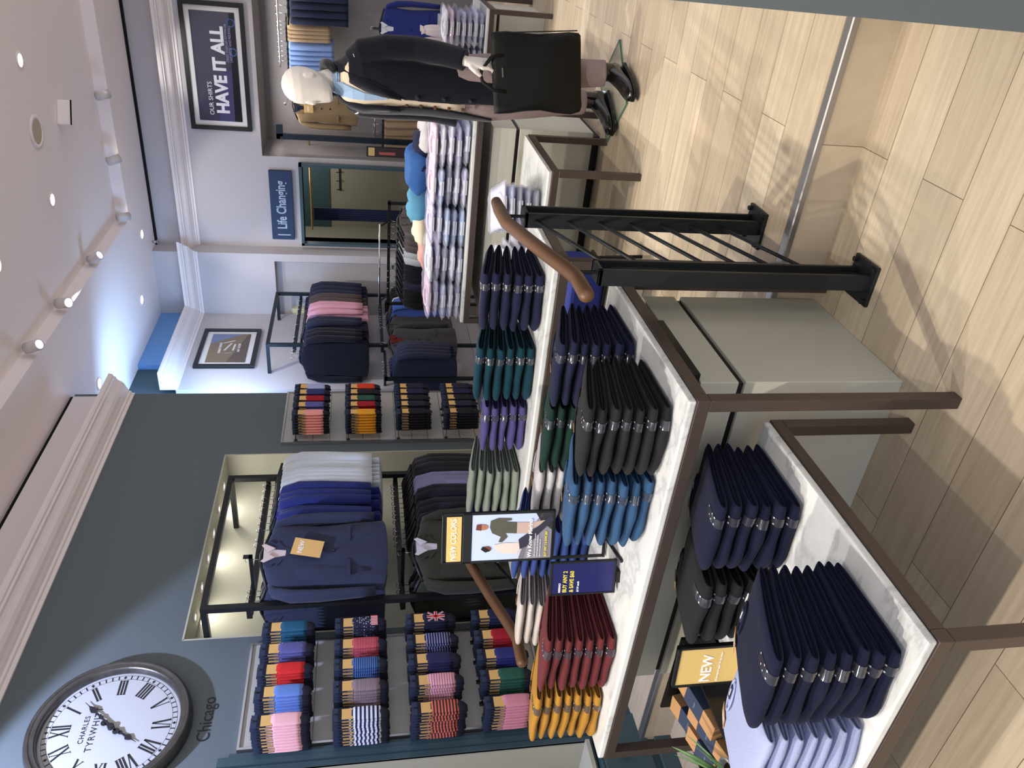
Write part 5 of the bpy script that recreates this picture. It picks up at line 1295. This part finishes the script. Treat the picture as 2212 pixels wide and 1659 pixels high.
# trousers
def leg_tube(sx, fy, lift):
    P = [(sx * 0.070, 0.0, 0.90), (0.012 + sx * 0.090, -0.004, 0.74), (0.025 + sx * 0.112, fy * 0.45 - 0.012, 0.50), (0.04 + sx * 0.130, fy * 0.8 + 0.004, 0.28), (0.048 + sx * 0.142, fy + 0.004, 0.125 + lift)]
    return P, [0.108, 0.103, 0.082, 0.074, 0.068]
b = MB()
for sx, fy, lf in ((1, -0.055, 0.0), (-1, 0.065, 0.03)):
    P, R_ = leg_tube(sx, fy, lf)
    pts = []; rr = []
    for k in range(31):
        s_ = k / 30 * 4; i = min(3, int(s_)); f_ = s_ - i
        p = Vector(P[i]).lerp(Vector(P[i + 1]), f_); pts.append(p)
        rr.append((R_[i] * (1 - f_) + R_[i + 1] * f_) * (1 + 0.007 * math.sin(k * 2.1 + sx) * (1 if k > 14 else 0.2)))
    b.tube(pts, rr, 22)
b.ring_loft([ell(0, 0.0, z, a_, b_, 28) for z, a_, b_ in ((0.80, 0.160, 0.112), (0.90, 0.160, 0.112), (1.0, 0.148, 0.104))])
remesh(b.build('trousers', M_TROU, mq, True), 0.007, 3)
# cardigan and shirt
b = MB(); b.ring_loft([ell(0, -0.003, z, a_, b_, 30) for z, a_, b_ in ((0.86, 0.166, 0.122), (0.94, 0.160, 0.120), (1.08, 0.148, 0.114), (1.24, 0.160, 0.120), (1.39, 0.172, 0.114), (1.47, 0.145, 0.086), (1.51, 0.082, 0.070))])
b.build('cardigan', M_CARD, mq, True)
MB().ring_loft([[(-w_, y_, z_), (w_, y_, z_), (w_ * 0.9, y_ - 0.008, z_), (-w_ * 0.9, y_ - 0.008, z_)] for z_, w_, y_ in ((1.54, 0.034, -0.058), (1.50, 0.044, -0.072), (1.45, 0.036, -0.096), (1.39, 0.026, -0.113), (1.27, 0.006, -0.119))]).build('shirt_front', M_DENIM, mq)
b = MB()
b.ring_loft([[(0.062 * math.cos(q) * s_, 0.004 + 0.058 * math.sin(q) * s_ - 0.01 * (1 - k_), 1.515 + 0.05 * k_ + 0.020 * math.sin(q) * k_) for q in [2 * PI * k / 24 for k in range(24)]] for k_, s_ in ((0, 1.12), (0.6, 1.08), (1, 1.02), (0.9, 1.08), (0.3, 1.16))], True, False)
b.build('shirt_collar', M_DENIM, mq, True)
for i in range(5):
    MB().cyl((-0.040, -0.110, 1.17 - 0.075 * i), (-0.042, -0.130, 1.17 - 0.075 * i), 0.0085, 12).build('cardigan_button', mat('horn_button', (92, 68, 48), 0.4), mq)
# coat: open shell plus sleeves
b = MB(); rings = []
CO = [(0.700, 0.190, 0.150, 0.010, 0.02, 0.62), (0.80, 0.184, 0.146, 0.008, 0.00, 0.48), (0.92, 0.176, 0.142, 0.004, -0.02, 0.34), (1.05, 0.166, 0.136, 0.0, -0.02, 0.26), (1.18, 0.168, 0.138, 0.0, 0.02, 0.24),
      (1.30, 0.180, 0.136, 0.002, 0.16, 0.30), (1.40, 0.188, 0.124, 0.006, 0.28, 0.42), (1.465, 0.160, 0.100, 0.010, 0.50, 0.62), (1.505, 0.110, 0.084, 0.016, 0.78, 0.85), (1.53, 0.084, 0.076, 0.020, 0.95, 1.00), (1.565, 0.074, 0.070, 0.020, 1.05, 1.10)]
for z, a_, b_, cy, dl, dr in CO:
    n = 34; outer = []; inner = []
    for k in range(n + 1):
        q = -PI / 2 + dl + (2 * PI - dl - dr) * k / n           # from the left front edge round the back
        wr = 1 + 0.012 * math.sin(q * 5 + z * 9)
        outer.append((a_ * math.cos(q) * wr, cy + b_ * math.sin(q) * wr, z)); inner.append(((a_ - 0.012) * math.cos(q) * wr, cy + (b_ - 0.012) * math.sin(q) * wr, z))
    rings.append(outer + inner[::-1])
b.ring_loft(rings)
b.tube([(0.125, 0.006, 1.445), (0.168, 0.008, 1.405), (0.196, 0.018, 1.28), (0.206, 0.016, 1.13), (0.222, -0.03, 1.00), (0.236, -0.088, 0.885)], [0.058, 0.068, 0.066, 0.062, 0.057, 0.054], 24)
b.tube([(-0.125, 0.006, 1.445), (-0.168, 0.025, 1.405), (-0.200, 0.055, 1.28), (-0.215, 0.072, 1.13), (-0.215, 0.058, 1.00), (-0.214, 0.020, 0.870)], [0.058, 0.068, 0.066, 0.062, 0.057, 0.054], 24)
remesh(b.build('coat', M_COAT, mq, True), 0.006, 4)
for sx, de, nm in ((1, 0, 'lapel'), (-1, 1, 'lapel')):
    rings = []
    for z, x_, y_, w_ in ((1.545, 0.070, 0.020, 0.016), (1.51, 0.078, -0.036, 0.032), (1.46, 0.072, -0.086, 0.044), (1.39, 0.062, -0.122, 0.054), (1.30, 0.044, -0.142, 0.044), (1.20, 0.018 if sx > 0 else 0.05, -0.146, 0.012)):
        x0 = x_ * (1 if sx > 0 else 1.25)
        rings.append([(sx * (x0 - w_ * 0.45), y_ - 0.004, z), (sx * (x0 + w_ * 0.65), y_ + 0.010, z), (sx * (x0 + w_ * 0.65), y_ + 0.020, z), (sx * (x0 - w_ * 0.45), y_ + 0.008, z)])
    MB().ring_loft(rings).build('lapel', M_COAT, mq, True)
b = MB().tube([(0.074, -0.030, 1.540), (0.074, 0.030, 1.570), (0.045, 0.072, 1.590), (0, 0.085, 1.595), (-0.045, 0.072, 1.590), (-0.074, 0.030, 1.570), (-0.074, -0.030, 1.540)], [0.014, 0.022, 0.026, 0.027, 0.026, 0.022, 0.014], 12)
b.build('collar', mat('dark_velvet_collar', (18, 22, 26), 0.8, sheen=0.3), mq, True)
for i in range(3):
    MB().cyl((0.030, -0.126, 1.12 - 0.14 * i), (0.030, -0.148, 1.12 - 0.14 * i), 0.010, 12).build('coat_button', mat('navy_button', (50, 54, 70), 0.3), mq)
# boots
def boot(sx, fy, lift, yaw):
    b = MB(); T_ = Matrix.Translation((0.048 + sx * 0.142, fy, 0)) @ Matrix.Rotation(yaw, 4, 'Z')
    rings = []
    for y, w_, z0, z1 in ((0.075, 0.022, 0.03, 0.075), (0.066, 0.034, 0.024, 0.115), (0.04, 0.040, 0.022, 0.135), (0.0, 0.041, 0.022, 0.125), (-0.04, 0.042, 0.018, 0.100), (-0.085, 0.046, 0.015, 0.075), (-0.13, 0.049, 0.014, 0.060), (-0.175, 0.044, 0.014, 0.052), (-0.205, 0.032, 0.016, 0.042), (-0.218, 0.014, 0.020, 0.032)):
        rings.append([tuple(T_ @ Vector((w_ * math.copysign(abs(math.cos(q)) ** 0.75, math.cos(q)), y, (z0 + z1) / 2 + (z1 - z0) / 2 * math.sin(q)))) for q in [2 * PI * k / 20 for k in range(20)]])
    b.ring_loft(rings)
    b.tube([T_ @ Vector((0, 0.022, 0.08)), T_ @ Vector((0, 0.024, 0.15)), T_ @ Vector((0, 0.022, 0.20))], [0.048, 0.047, 0.044], 20)
    o = b.build('boot', M_BOOT, mq, True); remesh(o, 0.0045, 3)
    s = MB(); outl = []
    for q in [2 * PI * k / 28 for k in range(28)]:
        y = -0.072 - 0.150 * math.sin(q); w_ = 0.050 - 0.008 * max(0, -math.sin(q)) - 0.004 * (1 - abs(math.sin(q)))
        outl.append((w_ * math.copysign(abs(math.cos(q)) ** 0.6, math.cos(q)), -0.072 - 0.150 * math.sin(q)))
    s.ring_loft([[tuple(T_ @ Vector((x, y, z))) for x, y in outl] for z in (0.006, 0.020)])
    s.box(-0.034, 0.034, 0.01, 0.074, 0.0, 0.014, T_)
    s.build('sole', mat('boot_sole', (14, 14, 15), 0.5), o)
boot(1, -0.055, 0, 0.12); boot(-1, 0.065, 0, -0.12)

t = thing('glass_base', 'square green edged glass plate under the mannequin boots', 'base plate', (-0.885, 4.53, UP), math.radians(48))
GL = bpy.data.materials.new('float_glass'); GL.use_nodes = True
p_ = GL.node_tree.nodes['Principled BSDF']; p_.inputs['Base Color'].default_value = lin((236, 246, 240)) + (1,); p_.inputs['Transmission Weight'].default_value = 0.9; p_.inputs['Roughness'].default_value = 0.03; p_.inputs['Alpha'].default_value = 0.5
MB().box(-0.205, 0.205, -0.185, 0.185, 0.003, 0.013).build('plate', GL, t)
e = MB()
for a_ in ((-0.206, 0.206, -0.1865, -0.1845), (-0.206, 0.206, 0.1845, 0.1865), (-0.2065, -0.2045, -0.185, 0.185), (0.2045, 0.2065, -0.185, 0.185)): e.box(a_[0], a_[1], a_[2], a_[3], 0.003, 0.013)
e.build('polished_edge', mat('green_glass_edge', (70, 116, 100), 0.1), t)
MB().cyl((0.04, 0.07, 0.013), (0.04, 0.07, 0.05), 0.016, 16).build('ankle_fitting', M_CHROME, t, True)

# bag held in the left hand
hw_ = ML + Matrix.Rotation(MR, 3, 'Z') @ Vector((HX - 0.028, HY - 0.018, 0))
BR = math.atan2(0.20, 0.98)
bg = thing('carrier_bag', 'large black shopping bag hanging from the hand of the mannequin', 'bag', (-0.700, 4.205, UP + 0.048), BR + 0.02)
bg.rotation_euler[1] = math.radians(-6)
b = MB(); rings = []
for z, a_, b_, c_ in ((0.262, 0.180, 0.026, -0.006), (0.272, 0.192, 0.036, -0.010), (0.32, 0.196, 0.044, -0.012), (0.40, 0.190, 0.046, -0.008), (0.48, 0.186, 0.042, 0.0), (0.56, 0.188, 0.036, 0.004), (0.64, 0.192, 0.030, 0.006), (0.70, 0.194, 0.024, 0.006), (0.722, 0.192, 0.014, 0.004)):
    rings.append([(c_ + a_ * math.copysign(abs(math.cos(q)) ** 0.25, math.cos(q)) * (1 + 0.02 * math.sin(z * 22)), b_ * math.copysign(abs(math.sin(q)) ** 0.6, math.sin(q)) * (1 + 0.25 * math.sin(q * 3 + z * 14) + 0.15 * math.sin(q * 7 - z * 31)), z) for q in [2 * PI * k / 40 for k in range(40)]])
b.ring_loft(rings); b.build('bag', mat('black_bag_leather', (6, 7, 7), 0.6, spec=0.25, bump=0.9, bscale=7), bg, True)
for y in (-0.022, 0.022):
    MB().tube([(-0.085, y, 0.66), (-0.075, y, 0.72), (-0.030, y * 0.4, 0.775), (0.0, y * 0.2, 0.782), (0.030, y * 0.4, 0.775), (0.085, y, 0.72), (0.09, y, 0.66)], 0.008, 10, flat=0.4).build('handle', mat('black_bag_leather', (13, 15, 14), 0.42), bg, True)
MB().box(-0.015, 0.030, -0.040, -0.036, 0.672, 0.679).build('brand_plate', mat('dim_silver', (120, 124, 124), 0.3, 0.6), bg)
MB().tube([(0.192, 0, 0.272), (0.192, 0.0, 0.30), (0.196, 0, 0.70)], 0.003, 6).build('zip', M_BLACK, bg)
